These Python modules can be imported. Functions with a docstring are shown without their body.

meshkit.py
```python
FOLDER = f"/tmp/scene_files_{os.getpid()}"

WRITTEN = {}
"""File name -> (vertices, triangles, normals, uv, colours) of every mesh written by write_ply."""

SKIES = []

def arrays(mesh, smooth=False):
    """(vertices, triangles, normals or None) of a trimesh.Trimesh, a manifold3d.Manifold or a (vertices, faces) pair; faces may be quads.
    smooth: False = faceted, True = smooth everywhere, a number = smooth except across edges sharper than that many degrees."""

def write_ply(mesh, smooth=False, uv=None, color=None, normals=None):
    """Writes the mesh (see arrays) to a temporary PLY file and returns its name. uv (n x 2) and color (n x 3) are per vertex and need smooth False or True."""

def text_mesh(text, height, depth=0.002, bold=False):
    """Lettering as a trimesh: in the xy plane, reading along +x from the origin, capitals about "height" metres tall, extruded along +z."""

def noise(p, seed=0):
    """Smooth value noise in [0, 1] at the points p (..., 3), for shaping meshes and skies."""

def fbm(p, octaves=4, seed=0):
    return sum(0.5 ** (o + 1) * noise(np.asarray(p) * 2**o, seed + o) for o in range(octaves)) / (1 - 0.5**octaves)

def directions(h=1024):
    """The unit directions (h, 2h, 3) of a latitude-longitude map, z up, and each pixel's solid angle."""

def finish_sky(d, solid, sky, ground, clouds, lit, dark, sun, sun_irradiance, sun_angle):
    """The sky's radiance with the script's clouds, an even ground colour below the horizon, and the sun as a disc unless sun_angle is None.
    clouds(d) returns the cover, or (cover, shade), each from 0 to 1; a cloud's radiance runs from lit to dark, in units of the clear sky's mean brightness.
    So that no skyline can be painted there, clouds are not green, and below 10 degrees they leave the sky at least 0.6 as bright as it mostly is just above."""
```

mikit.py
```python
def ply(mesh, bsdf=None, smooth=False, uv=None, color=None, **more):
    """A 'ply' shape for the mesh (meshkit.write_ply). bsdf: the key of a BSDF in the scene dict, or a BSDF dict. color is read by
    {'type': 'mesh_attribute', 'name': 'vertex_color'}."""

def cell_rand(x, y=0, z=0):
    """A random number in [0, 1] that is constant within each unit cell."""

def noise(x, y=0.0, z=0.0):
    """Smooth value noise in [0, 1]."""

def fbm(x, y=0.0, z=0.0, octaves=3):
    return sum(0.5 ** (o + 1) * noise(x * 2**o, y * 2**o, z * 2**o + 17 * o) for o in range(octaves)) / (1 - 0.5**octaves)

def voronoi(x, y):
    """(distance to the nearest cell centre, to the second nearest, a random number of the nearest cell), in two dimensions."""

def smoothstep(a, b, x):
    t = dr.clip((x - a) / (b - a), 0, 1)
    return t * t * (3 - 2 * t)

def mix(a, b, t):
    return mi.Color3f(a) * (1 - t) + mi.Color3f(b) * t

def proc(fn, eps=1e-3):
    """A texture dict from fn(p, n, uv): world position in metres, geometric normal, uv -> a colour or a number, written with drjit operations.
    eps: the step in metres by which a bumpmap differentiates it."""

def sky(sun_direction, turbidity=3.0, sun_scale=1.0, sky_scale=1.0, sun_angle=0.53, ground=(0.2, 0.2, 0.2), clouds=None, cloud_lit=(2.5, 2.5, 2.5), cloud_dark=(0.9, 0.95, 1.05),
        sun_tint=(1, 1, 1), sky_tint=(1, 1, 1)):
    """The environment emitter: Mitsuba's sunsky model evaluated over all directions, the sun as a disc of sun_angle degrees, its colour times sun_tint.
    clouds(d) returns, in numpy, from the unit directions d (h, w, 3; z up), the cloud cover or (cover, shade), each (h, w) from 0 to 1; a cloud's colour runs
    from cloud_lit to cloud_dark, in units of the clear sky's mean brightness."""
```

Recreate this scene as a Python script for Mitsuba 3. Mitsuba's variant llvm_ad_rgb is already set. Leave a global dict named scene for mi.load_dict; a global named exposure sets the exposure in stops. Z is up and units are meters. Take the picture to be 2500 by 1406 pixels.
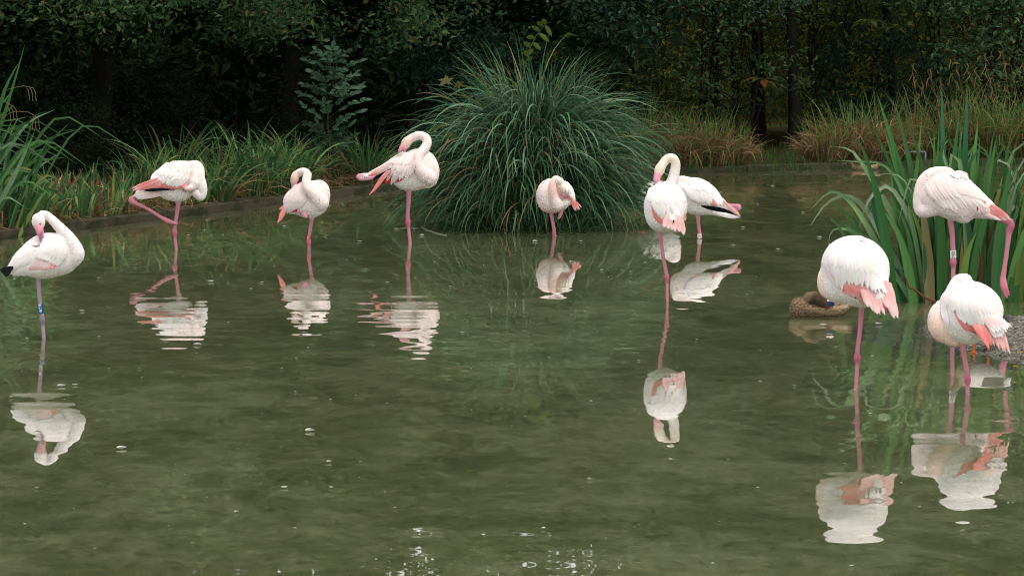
import math
import numpy as np, trimesh, mitsuba as mi, mikit, meshkit
import drjit as dr
from shapely.geometry import Polygon, Point
from scipy import ndimage
from mikit import proc, noise, fbm, smoothstep, mix, voronoi

T = mi.ScalarTransform4f
# ------------------------------------------------------------------ camera, sky, exposure
FOV, EYE = 15.5, 2.0                                  # a long lens, eye 2 m over the water
FPX = 1250 / math.tan(math.radians(FOV / 2))          # focal length in pixels of a 2500 pixel wide frame
PITCH = math.atan(653 / FPX)
CP, SP = math.cos(PITCH), math.sin(PITCH)
scene = {'type': 'scene'}
labels = {}
scene['camera'] = {'type': 'perspective', 'fov': FOV, 'fov_axis': 'x', 'near_clip': 0.1, 'far_clip': 600.0,
                   'to_world': T().look_at(origin=[0, 0, EYE], target=[0, CP, EYE - SP], up=[0, 0, 1])}
scene['sky'] = mikit.sky([0.25, -0.35, 0.9], turbidity=3, sun_scale=0.2, sun_angle=24, clouds=lambda d: np.ones(d.shape[:2]),
                         cloud_lit=(2.5, 2.5, 2.55), ground=(0.08, 0.08, 0.06))
exposure = 2.55

# ------------------------------------------------------------------ helpers
def ray(px, py):
    u, v = (np.asarray(px, float) - 1250) / FPX, (np.asarray(py, float) - 703) / FPX
    return np.stack([u, CP - v * SP, -SP - v * CP], -1)
def at(px, py, Y):
    d = ray(px, py)
    return np.array([0, 0, EYE]) + d * (np.asarray(Y, float) / d[..., 1])[..., None]
def G(px, py, z=0.0):
    d = ray(px, py)
    return np.array([0, 0, EYE]) + d * ((z - EYE) / d[..., 2])[..., None]
def pxscale(Y):                                       # pixels per metre at distance Y over the water
    return FPX / (Y * CP + EYE * SP)
def lin(c):                                           # sRGB 0..255 -> linear
    c = np.asarray(c, float) / 255
    return np.where(c < 0.04045, c / 12.92, ((c + 0.055) / 1.055) ** 2.4)

def numbered(key):
    if key not in scene and key not in HOLD:
        return key
    k = 1
    while f'{key}_{k:03d}' in scene or f'{key}_{k:03d}' in HOLD:
        k += 1
    return f'{key}_{k:03d}'
HOLD = set()
def hold(name, label, cat, group=None, kind=None):    # a thing that is made of parts
    key = numbered(name); HOLD.add(key)
    say(key, label, cat, group, kind)
    return key
def say(key, label=None, cat=None, group=None, kind=None):
    labels[key] = {a: b for a, b in (('label', label), ('category', cat), ('group', group), ('kind', kind)) if b}
COUNT = {}
def put(name, mesh, bsdf, parent=None, smooth=False, color=None, label=None, cat=None, group=None, kind=None):
    base = f'{parent}__{name}' if parent else name
    n = COUNT.get(base, 0)
    key = base if n == 0 else f'{base}_{n:03d}'
    while key in scene or key in HOLD:
        n += 1; key = f'{base}_{n:03d}'
    COUNT[base] = n + 1
    scene[key] = mikit.ply(mesh, bsdf, smooth=smooth, color=color)
    if label or cat or group or kind:
        say(key, label, cat, group, kind)
    return key

class MB:                                             # collects vertices, triangles and vertex colours
    def __init__(self): self.v, self.f, self.c, self.n = [], [], [], 0
    def add(self, v, f, c):
        v = np.asarray(v, float).reshape(-1, 3); f = np.asarray(f, int)
        if f.shape[1] == 4: f = np.vstack([f[:, [0, 1, 2]], f[:, [0, 2, 3]]])
        self.v.append(v); self.f.append(f + self.n); self.n += len(v)
        self.c.append(np.broadcast_to(np.asarray(c, float), (len(v), 3)))
        return self
    def get(self): return (np.vstack(self.v), np.vstack(self.f)), np.vstack(self.c)
    def build(self, name, bsdf, parent=None, smooth=False, **k):
        m, c = self.get()
        return put(name, m, bsdf, parent, smooth=smooth, color=c, **k)

def spline(pts, n):                                   # Catmull-Rom through rows of pts, n samples
    p = np.asarray(pts, float)
    if len(p) == 2:
        return p[0] + (p[1] - p[0]) * np.linspace(0, 1, n)[:, None]
    q = np.vstack([2 * p[0] - p[1], p, 2 * p[-1] - p[-2]])
    seg = np.linalg.norm(np.diff(p[:, :3], axis=0), axis=1); s = np.concatenate([[0], np.cumsum(seg)])
    x = np.linspace(0, s[-1], n); i = np.clip(np.searchsorted(s, x, 'right') - 1, 0, len(p) - 2)
    t = ((x - s[i]) / np.maximum(seg[i], 1e-9))[:, None]
    a, b, c, d = q[i], q[i + 1], q[i + 2], q[i + 3]
    return 0.5 * (2 * b + (c - a) * t + (2 * a - 5 * b + 4 * c - d) * t * t + (3 * b - a - 3 * c + d) * t ** 3)

def tube(points, radii, sides=8):
    p = np.asarray(points, float); r = np.broadcast_to(radii, (len(p),))
    t = np.gradient(p, axis=0); t /= np.linalg.norm(t, axis=1, keepdims=True) + 1e-12
    ref = np.array([0.3, 0.2, 0.93]) if abs(t.mean(0)[2]) < 0.8 else np.array([0.9, 0.4, 0.1])
    a = np.cross(t, ref); a /= np.linalg.norm(a, axis=1, keepdims=True) + 1e-12
    b, ang = np.cross(t, a), np.arange(sides) * 2 * np.pi / sides
    v = p[:, None] + r[:, None, None] * (np.cos(ang)[None, :, None] * a[:, None] + np.sin(ang)[None, :, None] * b[:, None])
    i, j = np.meshgrid(np.arange(len(p) - 1), np.arange(sides), indexing='ij')
    q = np.stack([i * sides + j, i * sides + (j + 1) % sides, (i + 1) * sides + (j + 1) % sides, (i + 1) * sides + j], -1).reshape(-1, 4)
    v = np.vstack([v.reshape(-1, 3), p[:1], p[-1:]]); m = len(p) * sides
    cap = [[(k + 1) % sides, k, m, m] for k in range(sides)] + [[(len(p) - 1) * sides + k, (len(p) - 1) * sides + (k + 1) % sides, m + 1, m + 1] for k in range(sides)]
    f = np.vstack([q[:, [0, 1, 2]], q[:, [0, 2, 3]], np.array(cap)[:, :3]])
    return v, f

# many grass blades at once: arrays of roots, azimuths, lengths ...
def blades(rng, roots, az, L, th0, th1, width, cols, seg=6, power=1.3, kink=0.0, zmin=None, fold=0.25):
    n = len(roots); t = np.linspace(0, 1, seg + 1)
    th = th0[:, None] + (th1 - th0)[:, None] * t[None] ** power
    if kink > 0:
        who = rng.random(n) < kink; tk = rng.uniform(0.35, 0.85, n); amt = rng.uniform(0.6, 1.7, n)
        th = th + np.where(who[:, None] & (t[None] > tk[:, None]), amt[:, None], 0)
    az = az[:, None] + rng.normal(0, 0.25, n)[:, None] * t[None]
    d = np.stack([np.sin(th) * np.cos(az), np.sin(th) * np.sin(az), np.cos(th)], -1)
    step = d[:, :-1] * (L / seg)[:, None, None]
    p = np.concatenate([roots[:, None], roots[:, None] + np.cumsum(step, 1)], 1)
    if zmin is not None:
        p[..., 2] = np.maximum(p[..., 2], zmin)
    perp = np.stack([-np.sin(az), np.cos(az), 0 * az], -1); nor = np.cross(d, perp)
    tw = rng.uniform(-0.9, 0.9, n)[:, None, None] + t[None, :, None] * rng.uniform(-0.8, 0.8, n)[:, None, None]
    side = np.cos(tw) * perp + np.sin(tw) * nor
    up = np.cross(side, d)
    w = width[:, None] * np.minimum(1, 0.55 + 2.0 * t)[None] * (1 - t[None] ** 2.2) ** 0.8 * 0.5
    l = p + side * w[..., None] + up * (w * fold)[..., None]
    r = p - side * w[..., None] + up * (w * fold)[..., None]
    v = np.stack([l, p, r], 2)                        # n, seg+1, 3, 3
    k = np.arange(n)[:, None, None] * (seg + 1) * 3 + np.arange(seg)[None, :, None] * 3 + np.arange(2)[None, None]
    q = np.stack([k, k + 1, k + 4, k + 3], -1).reshape(-1, 4)
    c = np.repeat(cols, (seg + 1) * 3, axis=0)
    return v.reshape(-1, 3), q, c
def pick(rng, pal, n, jitter=0.15):                   # colours from a palette [(weight, rgb)...]
    w = np.array([p[0] for p in pal], float); c = np.array([p[1] for p in pal], float)
    i = rng.choice(len(pal), n, p=w / w.sum())
    return c[i] * rng.uniform(1 - jitter, 1 + jitter, (n, 1)) * rng.uniform(0.93, 1.07, (n, 3))
def quad_leaves(rng, p, size, cols, aspect=0.5, tilt=0.6, out=None):
    n = len(p)                                        # a folded lozenge for each leaf
    nor = rng.normal(0, tilt, (n, 3)) + np.array([0, 0, 1.0])
    if out is not None: nor = nor + out
    nor /= np.linalg.norm(nor, axis=1, keepdims=True)
    a = np.cross(nor, rng.normal(0, 1, (n, 3))); a /= np.linalg.norm(a, axis=1, keepdims=True); b = np.cross(nor, a)
    s = np.asarray(size)[:, None]
    v = np.stack([p - a * s * .5, p + b * s * aspect * .5 + nor * s * .1 - a * s * .05, p + a * s * .55 - nor * s * .12, p - b * s * aspect * .5 + nor * s * .1 - a * s * .05], 1)
    k = np.arange(n)[:, None] * 4
    f = np.vstack([k + np.array([[0, 2, 1]]), k + np.array([[0, 3, 2]])])
    return v.reshape(-1, 3), f, np.repeat(cols, 4, axis=0)

# ------------------------------------------------------------------ materials
VC = {'type': 'mesh_attribute', 'name': 'vertex_color'}
def matte(col): return {'type': 'twosided', 'b': {'type': 'diffuse', 'reflectance': col}}
def rgb(c): return {'type': 'rgb', 'value': [float(x) for x in c]}
scene['m_leaf'] = {'type': 'principledthin', 'base_color': VC, 'roughness': 0.45, 'diff_trans': 0.7, 'eta': 1.4}
scene['m_blade'] = {'type': 'principledthin', 'base_color': VC, 'roughness': 0.4, 'diff_trans': 0.45, 'eta': 1.45}
scene['m_plume'] = matte(VC)
scene['m_feather'] = matte(VC)
scene['m_plain'] = matte(VC)
scene['m_gloss'] = {'type': 'twosided', 'b': {'type': 'principled', 'base_color': VC, 'roughness': 0.15, 'specular': 0.6}}
def bark(p, n, uv):
    a = fbm(p.x * 14, p.y * 14, p.z * 3.2, 4); m = smoothstep(0.5, 0.72, fbm(p.x * 3, p.y * 3, p.z * 2 + 9, 3))
    return mix(mix((0.009, 0.008, 0.007), (0.032, 0.027, 0.021), a), (0.014, 0.022, 0.011), m * 0.7)
scene['m_bark'] = {'type': 'twosided', 'b': {'type': 'bumpmap', 'arbitrary': proc(lambda p, n, uv: fbm(p.x * 22, p.y * 22, p.z * 5, 3), 3e-3), 'scale': 0.02,
                   'bsdf': {'type': 'diffuse', 'reflectance': proc(bark)}}}
def soil(p, n, uv):
    a = fbm(p.x * 2.2, p.y * 2.2, 0, 4); b = fbm(p.x * 26, p.y * 26, 3, 3)
    return mix(mix((0.016, 0.012, 0.008), (0.045, 0.032, 0.019), b), mix((0.018, 0.030, 0.009), (0.03, 0.045, 0.013), b), smoothstep(0.42, 0.6, a))
scene['m_soil'] = matte(proc(soil))
def concrete(p, n, uv):
    a = fbm(p.x * 30, p.y * 30, p.z * 30, 4); m = smoothstep(0.4, 0.62, fbm(p.x * 4, p.y * 4, p.z * 9 + 4, 4))
    c = mix((0.035, 0.030, 0.021), (0.10, 0.085, 0.064), a)
    return mix(c, mix((0.018, 0.026, 0.012), (0.04, 0.05, 0.024), a), m * 0.85)
scene['m_kerb'] = {'type': 'twosided', 'b': {'type': 'bumpmap', 'arbitrary': proc(lambda p, n, uv: fbm(p.x * 60, p.y * 60, p.z * 60, 3), 2e-3), 'scale': 0.006,
                   'bsdf': {'type': 'diffuse', 'reflectance': proc(concrete)}}}
def mud(p, n, uv):                                    # algae-covered pond bed with silt patches and specks
    a = fbm(p.x * 1.3, p.y * 0.8, 2, 3); b = fbm(p.x * 9, p.y * 5, 5, 3); s = noise(p.x * 60, p.y * 50, 1)
    c = mix((0.134, 0.160, 0.072), (0.212, 0.238, 0.128), smoothstep(0.32, 0.68, a * 0.5 + b * 0.5))
    c = mix(c, (0.088, 0.114, 0.048), smoothstep(0.55, 0.75, fbm(p.x * 3 + 7, p.y * 1.8, 8, 3)) * 0.6)
    g = smoothstep(0.62, 0.78, fbm(p.x * 24, p.y * 14, 3, 2))
    return mix(c, (0.06, 0.064, 0.034), g * 0.4) * (0.86 + 0.28 * s)
scene['m_mud'] = matte(proc(mud))
def ripples(p, n, uv):
    a = fbm(p.x * 0.55 + 0.1 * p.y, p.y * 0.7, 0, 2) * 0.9
    b = noise(p.x * 1.2, p.y * 2.7 + 0.3 * p.x, 4) * 0.95 + noise(p.x * 2.6 - 0.4 * p.y, p.y * 6.0, 6) * 0.36
    calm = 0.25 + 1.35 * smoothstep(0.2, 0.8, noise(p.x * 0.35, p.y * 0.2, 9))
    return a + b * calm
scene['m_water'] = {'type': 'bumpmap', 'arbitrary': proc(ripples, 4e-3), 'scale': 0.0016, 'bsdf': {'type': 'dielectric', 'int_ior': 1.33, 'ext_ior': 1.0}}
# ------------------------------------------------------------------ the setting: water, bed, ground, kerb
def cross2(a, b): return a[0] * b[1] - a[1] * b[0]
kA, kB, kC, kE = (G(*q)[:2] for q in ((0, 583), (690, 496), (1660, 422), (2500, 399)))
u1, u2 = kB - kA, kE - kC
corner = kA + u1 * (cross2(kC - kA, u2) / cross2(u1, u2))
near = 8.0
KD = FPX / 3847.1
DL = lambda Y: KD * 17.0 + (Y - 17.0) * 1.5             # depths behind the left and the right bank
DR = lambda Y: KD * 21.9 + (Y - 21.9) * 1.6
left_end = kA + u1 * ((near - kA[1]) / u1[1])
right_end = kC + u2 * ((17.0 - kC[0]) / u2[0])
pond = Polygon([left_end, corner, right_end, (17.0, near)])
def sheet(poly, z, name, bsdf, label, flags='pz', step=None):
    v, f = trimesh.creation.triangulate_polygon(poly, engine='earcut')
    v = np.column_stack([v, np.full(len(v), z)])
    a = v[f]; nz = np.cross(a[:, 1] - a[:, 0], a[:, 2] - a[:, 0])[:, 2]
    f = np.where((nz < 0)[:, None], f[:, ::-1], f)
    put(name, (v, f), bsdf, label=label, cat=name.replace('_', ' '), kind='structure')
GROUND_Z = 0.045
big = Polygon([(-250, -120), (250, -120), (250, 320), (-250, 320)])
sheet(big.difference(pond.buffer(0.02, join_style=2)), GROUND_Z, 'ground', 'm_soil', 'dark soil and grass of the bank and the wood floor round the pond')
gx, gy = np.meshgrid(np.arange(-14, 17.6, .25), np.arange(7.6, 60, .4), indexing='ij')
def bed_z(x, y):                                      # deeper towards the far left, shoaling towards the gravel spit
    e = np.column_stack([x * .45, y * .2, 0 * x])
    return -np.clip(.12 + .007 * (y - 19) - .02 * (x - 0) + .10 * (meshkit.fbm(e, 3) - .5), .06, .5)
nx_, ny_ = gx.shape; i, j = np.meshgrid(np.arange(nx_ - 1), np.arange(ny_ - 1), indexing='ij')
q = np.stack([i * ny_ + j, (i + 1) * ny_ + j, (i + 1) * ny_ + j + 1, i * ny_ + j + 1], -1).reshape(-1, 4)
put('pond_bed', (np.column_stack([gx.ravel(), gy.ravel(), bed_z(gx.ravel(), gy.ravel())]), q), 'm_mud', smooth=True, label='muddy green algae covered bed seen through the shallow water', cat='pond bed', kind='structure')
sheet(pond, 0.0, 'water', 'm_water', 'calm murky green pond water with broken reflections')
say('water', 'calm murky green pond water with broken reflections', 'water', None, 'structure')

rng = np.random.default_rng(11)
HOLD.add('pond_kerb'); say('pond_kerb', 'low mossy concrete kerb along the far edge of the pond', 'kerb', None, 'structure')
def kerb_line(a, b):
    d = b - a; L = np.linalg.norm(d); d = d / L; nrm = np.array([-d[1], d[0]])
    n = int(L / 1.0); e = np.linspace(0, L, n + 1)
    for i in range(n):
        s0, s1 = e[i] + 0.004, e[i + 1] - 0.004
        top = 0.075 + rng.uniform(-0.006, 0.006); w = 0.24; ch = 0.012; off = rng.uniform(-0.006, 0.006)
        prof = [(0 + off, -0.2), (0 + off, top - ch), (ch + off, top), (w - ch, top), (w, top - ch), (w, -0.2)]
        v = [np.r_[a + d * s + nrm * o, z] for s in (s0, s1) for o, z in prof]
        m = len(prof)
        q = [[k, k + 1, m + k + 1, m + k] for k in range(m - 1)]
        f = [t for k in q for t in ([k[0], k[1], k[2]], [k[0], k[2], k[3]])]
        f += [[0, k + 1, k] for k in range(1, m - 1)] + [[m, m + k, m + k + 1] for k in range(1, m - 1)]
        v = np.array(v); f = np.array(f)
        tm = trimesh.Trimesh(v, f, process=False)
        put('stone', (v, f), 'm_kerb', 'pond_kerb')
kerb_line(kA + u1 * ((22.0 - kA[1]) / u1[1]), corner)
kerb_line(corner, right_end - (right_end - corner) / np.linalg.norm(right_end - corner) * 6)

# gravel spit at the right, in front of the iris clump
rng = np.random.default_rng(5)
spit_px = [(2246, 800), (2262, 822), (2305, 842), (2360, 857), (2430, 873), (2500, 890), (2620, 908), (2700, 880), (2640, 775), (2480, 780), (2400, 789), (2300, 787)]
spit = Polygon([G(*q)[:2] for q in spit_px]).buffer(0.05).buffer(-0.05)
def spit_h(x, y):
    import shapely
    pts = shapely.points(np.column_stack([x, y]))
    dd = shapely.distance(pts, spit.boundary) * np.where(shapely.contains(spit, pts), 1, -1)
    return np.maximum(np.minimum(0.045, dd * 0.28), -0.175) - 0.004 + 0.016 * (meshkit.fbm(np.column_stack([x * 9, y * 9, 0 * x]), 3) - 0.5)
x0, y0, x1, y1 = spit.buffer(0.62).bounds
gx, gy = np.meshgrid(np.arange(x0, x1, 0.03), np.arange(y0, y1, 0.03), indexing='ij')
gz = spit_h(gx.ravel(), gy.ravel())
nx_, ny_ = gx.shape; i, j = np.meshgrid(np.arange(nx_ - 1), np.arange(ny_ - 1), indexing='ij')
q = np.stack([i * ny_ + j, (i + 1) * ny_ + j, (i + 1) * ny_ + j + 1, i * ny_ + j + 1], -1).reshape(-1, 4)
def gravelly(p, n, uv):
    d1, d2, r = voronoi(p.x * 75, p.y * 75); b = fbm(p.x * 6, p.y * 6, 2, 3)
    return mix(mix((0.07, 0.067, 0.052), (0.25, 0.235, 0.195), r), (0.08, 0.085, 0.05), smoothstep(0.5, 0.7, b) * 0.6) * smoothstep(0, 0.25, d2 - d1 + 0.1)
scene['m_gravel'] = matte(proc(gravelly))
put('gravel_spit', (np.column_stack([gx.ravel(), gy.ravel(), gz]), q), 'm_gravel', smooth=True, label='grey gravel spit rising out of the water at the right edge', cat='gravel spit', kind='structure')
ico = trimesh.creation.icosphere(subdivisions=0)
mb = MB()
minx, miny, maxx, maxy = spit.bounds
xs, ys = rng.uniform(minx - .02, maxx, 11000), rng.uniform(miny - .02, maxy, 11000)
hs = spit_h(xs, ys); ok = (hs > -0.012) & (xs < 4.6)
for x, y, h in zip(xs[ok], ys[ok], hs[ok]):
    r = rng.uniform(0.004, 0.011) * (1.5 if rng.random() < 0.06 else 1)
    sc = np.array([1, rng.uniform(.6, 1), rng.uniform(.45, .7)]) * r; a = rng.uniform(0, 6.28)
    v = ico.vertices * sc * (1 + 0.18 * rng.normal(size=(len(ico.vertices), 1)))
    v = np.column_stack([v[:, 0] * np.cos(a) - v[:, 1] * np.sin(a), v[:, 0] * np.sin(a) + v[:, 1] * np.cos(a), v[:, 2]]) + [x, y, h + r * .2]
    g = rng.uniform(0.06, 0.33) * (.6 if h < .018 else 1); mb.add(v, ico.faces, np.array([1, .97, .86]) * g)
mb.build('gravel', 'm_plain', smooth=True, label='small grey pebbles covering the gravel spit', cat='gravel', kind='stuff')

# ------------------------------------------------------------------ trees and shrubs behind the pond
DARK = [(5, (0.058, 0.120, 0.056)), (3, (0.092, 0.165, 0.072)), (1, (0.15, 0.17, 0.065)), (.3, (0.20, 0.16, 0.06))]
BLUE = [(5, (0.042, 0.088, 0.062)), (3, (0.062, 0.115, 0.080)), (.6, (0.10, 0.125, 0.06))]
YELL = [(4, (0.095, 0.12, 0.026)), (3, (0.16, 0.17, 0.034)), (2, (0.075, 0.11, 0.036)), (.5, (0.30, 0.24, 0.04))]
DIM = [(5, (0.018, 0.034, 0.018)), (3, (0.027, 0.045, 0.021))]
def crown(mb, rng, c, r, clumps, per, leaf, spread, pal, shell=0.5, tilt=0.6, zlo=None):
    c, r = np.asarray(c, float), np.asarray(r, float)
    d = rng.normal(size=(clumps, 3)); d /= np.linalg.norm(d, axis=1, keepdims=True)
    cc = c + d * r * (rng.random((clumps, 1)) ** (1 / 3) * (1 - shell) + shell)
    if zlo is not None: cc = cc[cc[:, 2] > zlo]
    k = np.repeat(np.arange(len(cc)), per)
    off = rng.normal(size=(len(k), 3)) * spread * np.array([1, 1, 0.55])
    off[:, 2] -= 0.25 * np.linalg.norm(off[:, :2], axis=1)
    p = cc[k] + off
    tint = rng.uniform(0.75, 1.25, (len(cc), 1))[k]
    mb.add(*quad_leaves(rng, p, rng.uniform(0.7, 1.25, len(p)) * leaf, pick(rng, pal, len(p)) * tint, tilt=tilt, out=0.35 * off / (np.abs(off).max() + 1e-9)))
    return cc
def trunk_mesh(mb, rng, base, top, r0, r1, limbs=6, targets=None, bend=0.12, from_t=0.45):
    base, top = np.asarray(base, float), np.asarray(top, float)
    mid = base + (top - base) * 0.5 + np.r_[rng.normal(0, bend, 2), 0]
    p = spline([base, mid, top], 14); t = np.linspace(0, 1, 14)
    mb.add(*tube(p, r0 + (r1 - r0) * t + 0.5 * r0 * np.exp(-t * 14), 9), (0, 0, 0))
    for i in range(limbs):
        tt = rng.uniform(from_t, 0.98); a = p[int(tt * 13)]
        e = targets[rng.integers(len(targets))] if targets is not None else a + np.r_[rng.normal(0, 1.0, 2), rng.uniform(.2, 1.2)]
        m = (a + e) / 2 + np.r_[rng.normal(0, .15, 2), .12 * np.linalg.norm(e - a)]
        q = spline([a, m, e], 8); rr = (r0 + (r1 - r0) * tt) * .5
        mb.add(*tube(q, np.linspace(rr, 0.008, 8), 6), (0, 0, 0))
def tree(name, label, cat, base, top, r0, crowns, seed, group=None, limbs=8, r1=None, from_t=.45):
    rng = np.random.default_rng(seed); key = hold(name, label, cat, group)
    mbc = MB(); tg = []
    for a in crowns: tg.append(crown(mbc, rng, **a))
    tg = np.vstack(tg)
    mbt = MB(); trunk_mesh(mbt, rng, base, top, r0, r1 or r0 * .4, limbs, tg, from_t=from_t)
    put('trunk', mbt.get()[0], 'm_bark', key, smooth=True)
    mbc.build('crown', 'm_leaf', key, kind='stuff')
    return key
def XY(px, Y): return (px - 1250) / FPX * (Y * CP + 0.2)
# left: big leafy shrubs leaning over a dark hollow
for px, Y, zc, rz, rx, seed, pal, lab in (
        (60, 18.0, 4.0, 2.5, 2.3, 1, DARK, 'dark leafy tree above the tall reeds, far left'),
        (370, 19.2, 4.2, 2.8, 2.1, 2, DARK, 'dark leafy tree behind the flamingo with its hind leg bent back'),
        (850, 20.6, 4.1, 2.8, 2.3, 3, DARK, 'leafy tree with lit leaves overhanging the ash sapling'),
        (1240, 22.0, 2.9, 1.6, 2.3, 4, BLUE, 'blue green tree just behind the great sedge clump')):
    Y = DL(Y); X = XY(px, Y); base = (X - .9, Y + 1.8, GROUND_Z - .05)
    tree('leafy_tree', lab, 'tree', base, (X, Y + .8, zc + 2.0), 0.16, [
        dict(c=(X, Y, zc), r=(rx, 1.3, rz), clumps=58, per=340, leaf=0.088, spread=0.28, pal=pal, shell=0.85, zlo=1.95 if px != 1240 else 1.5),
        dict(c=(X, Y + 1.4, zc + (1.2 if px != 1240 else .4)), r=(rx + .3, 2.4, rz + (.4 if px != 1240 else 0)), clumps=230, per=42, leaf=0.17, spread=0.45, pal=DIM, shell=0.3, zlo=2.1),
        ], seed, limbs=14, from_t=.2)
# the close undergrowth in the hollow
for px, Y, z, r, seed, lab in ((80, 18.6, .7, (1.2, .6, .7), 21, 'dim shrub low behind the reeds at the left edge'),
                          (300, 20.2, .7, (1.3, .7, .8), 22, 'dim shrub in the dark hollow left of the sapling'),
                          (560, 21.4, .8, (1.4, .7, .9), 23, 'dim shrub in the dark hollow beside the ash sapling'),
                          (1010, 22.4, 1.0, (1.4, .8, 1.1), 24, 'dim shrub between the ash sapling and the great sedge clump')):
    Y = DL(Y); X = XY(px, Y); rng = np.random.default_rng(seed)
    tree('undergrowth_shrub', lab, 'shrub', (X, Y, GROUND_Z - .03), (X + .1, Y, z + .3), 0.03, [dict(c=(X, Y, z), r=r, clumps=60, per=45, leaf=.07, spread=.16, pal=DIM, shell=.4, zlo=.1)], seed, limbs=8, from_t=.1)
YOUNG = {1560: 'closest to the great sedge clump', 1625: 'above the left half of the rusty tussock', 1695: 'left of the forked tree', 1795: 'right of the forked tree', 1822: 'just left of the two thick trunks', 2008: 'right of the straight dark trunk',
         2075: 'above the middle tussock', 2280: 'left of the leaning tree', 2440: 'near the right edge behind the seed stems'}
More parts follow.
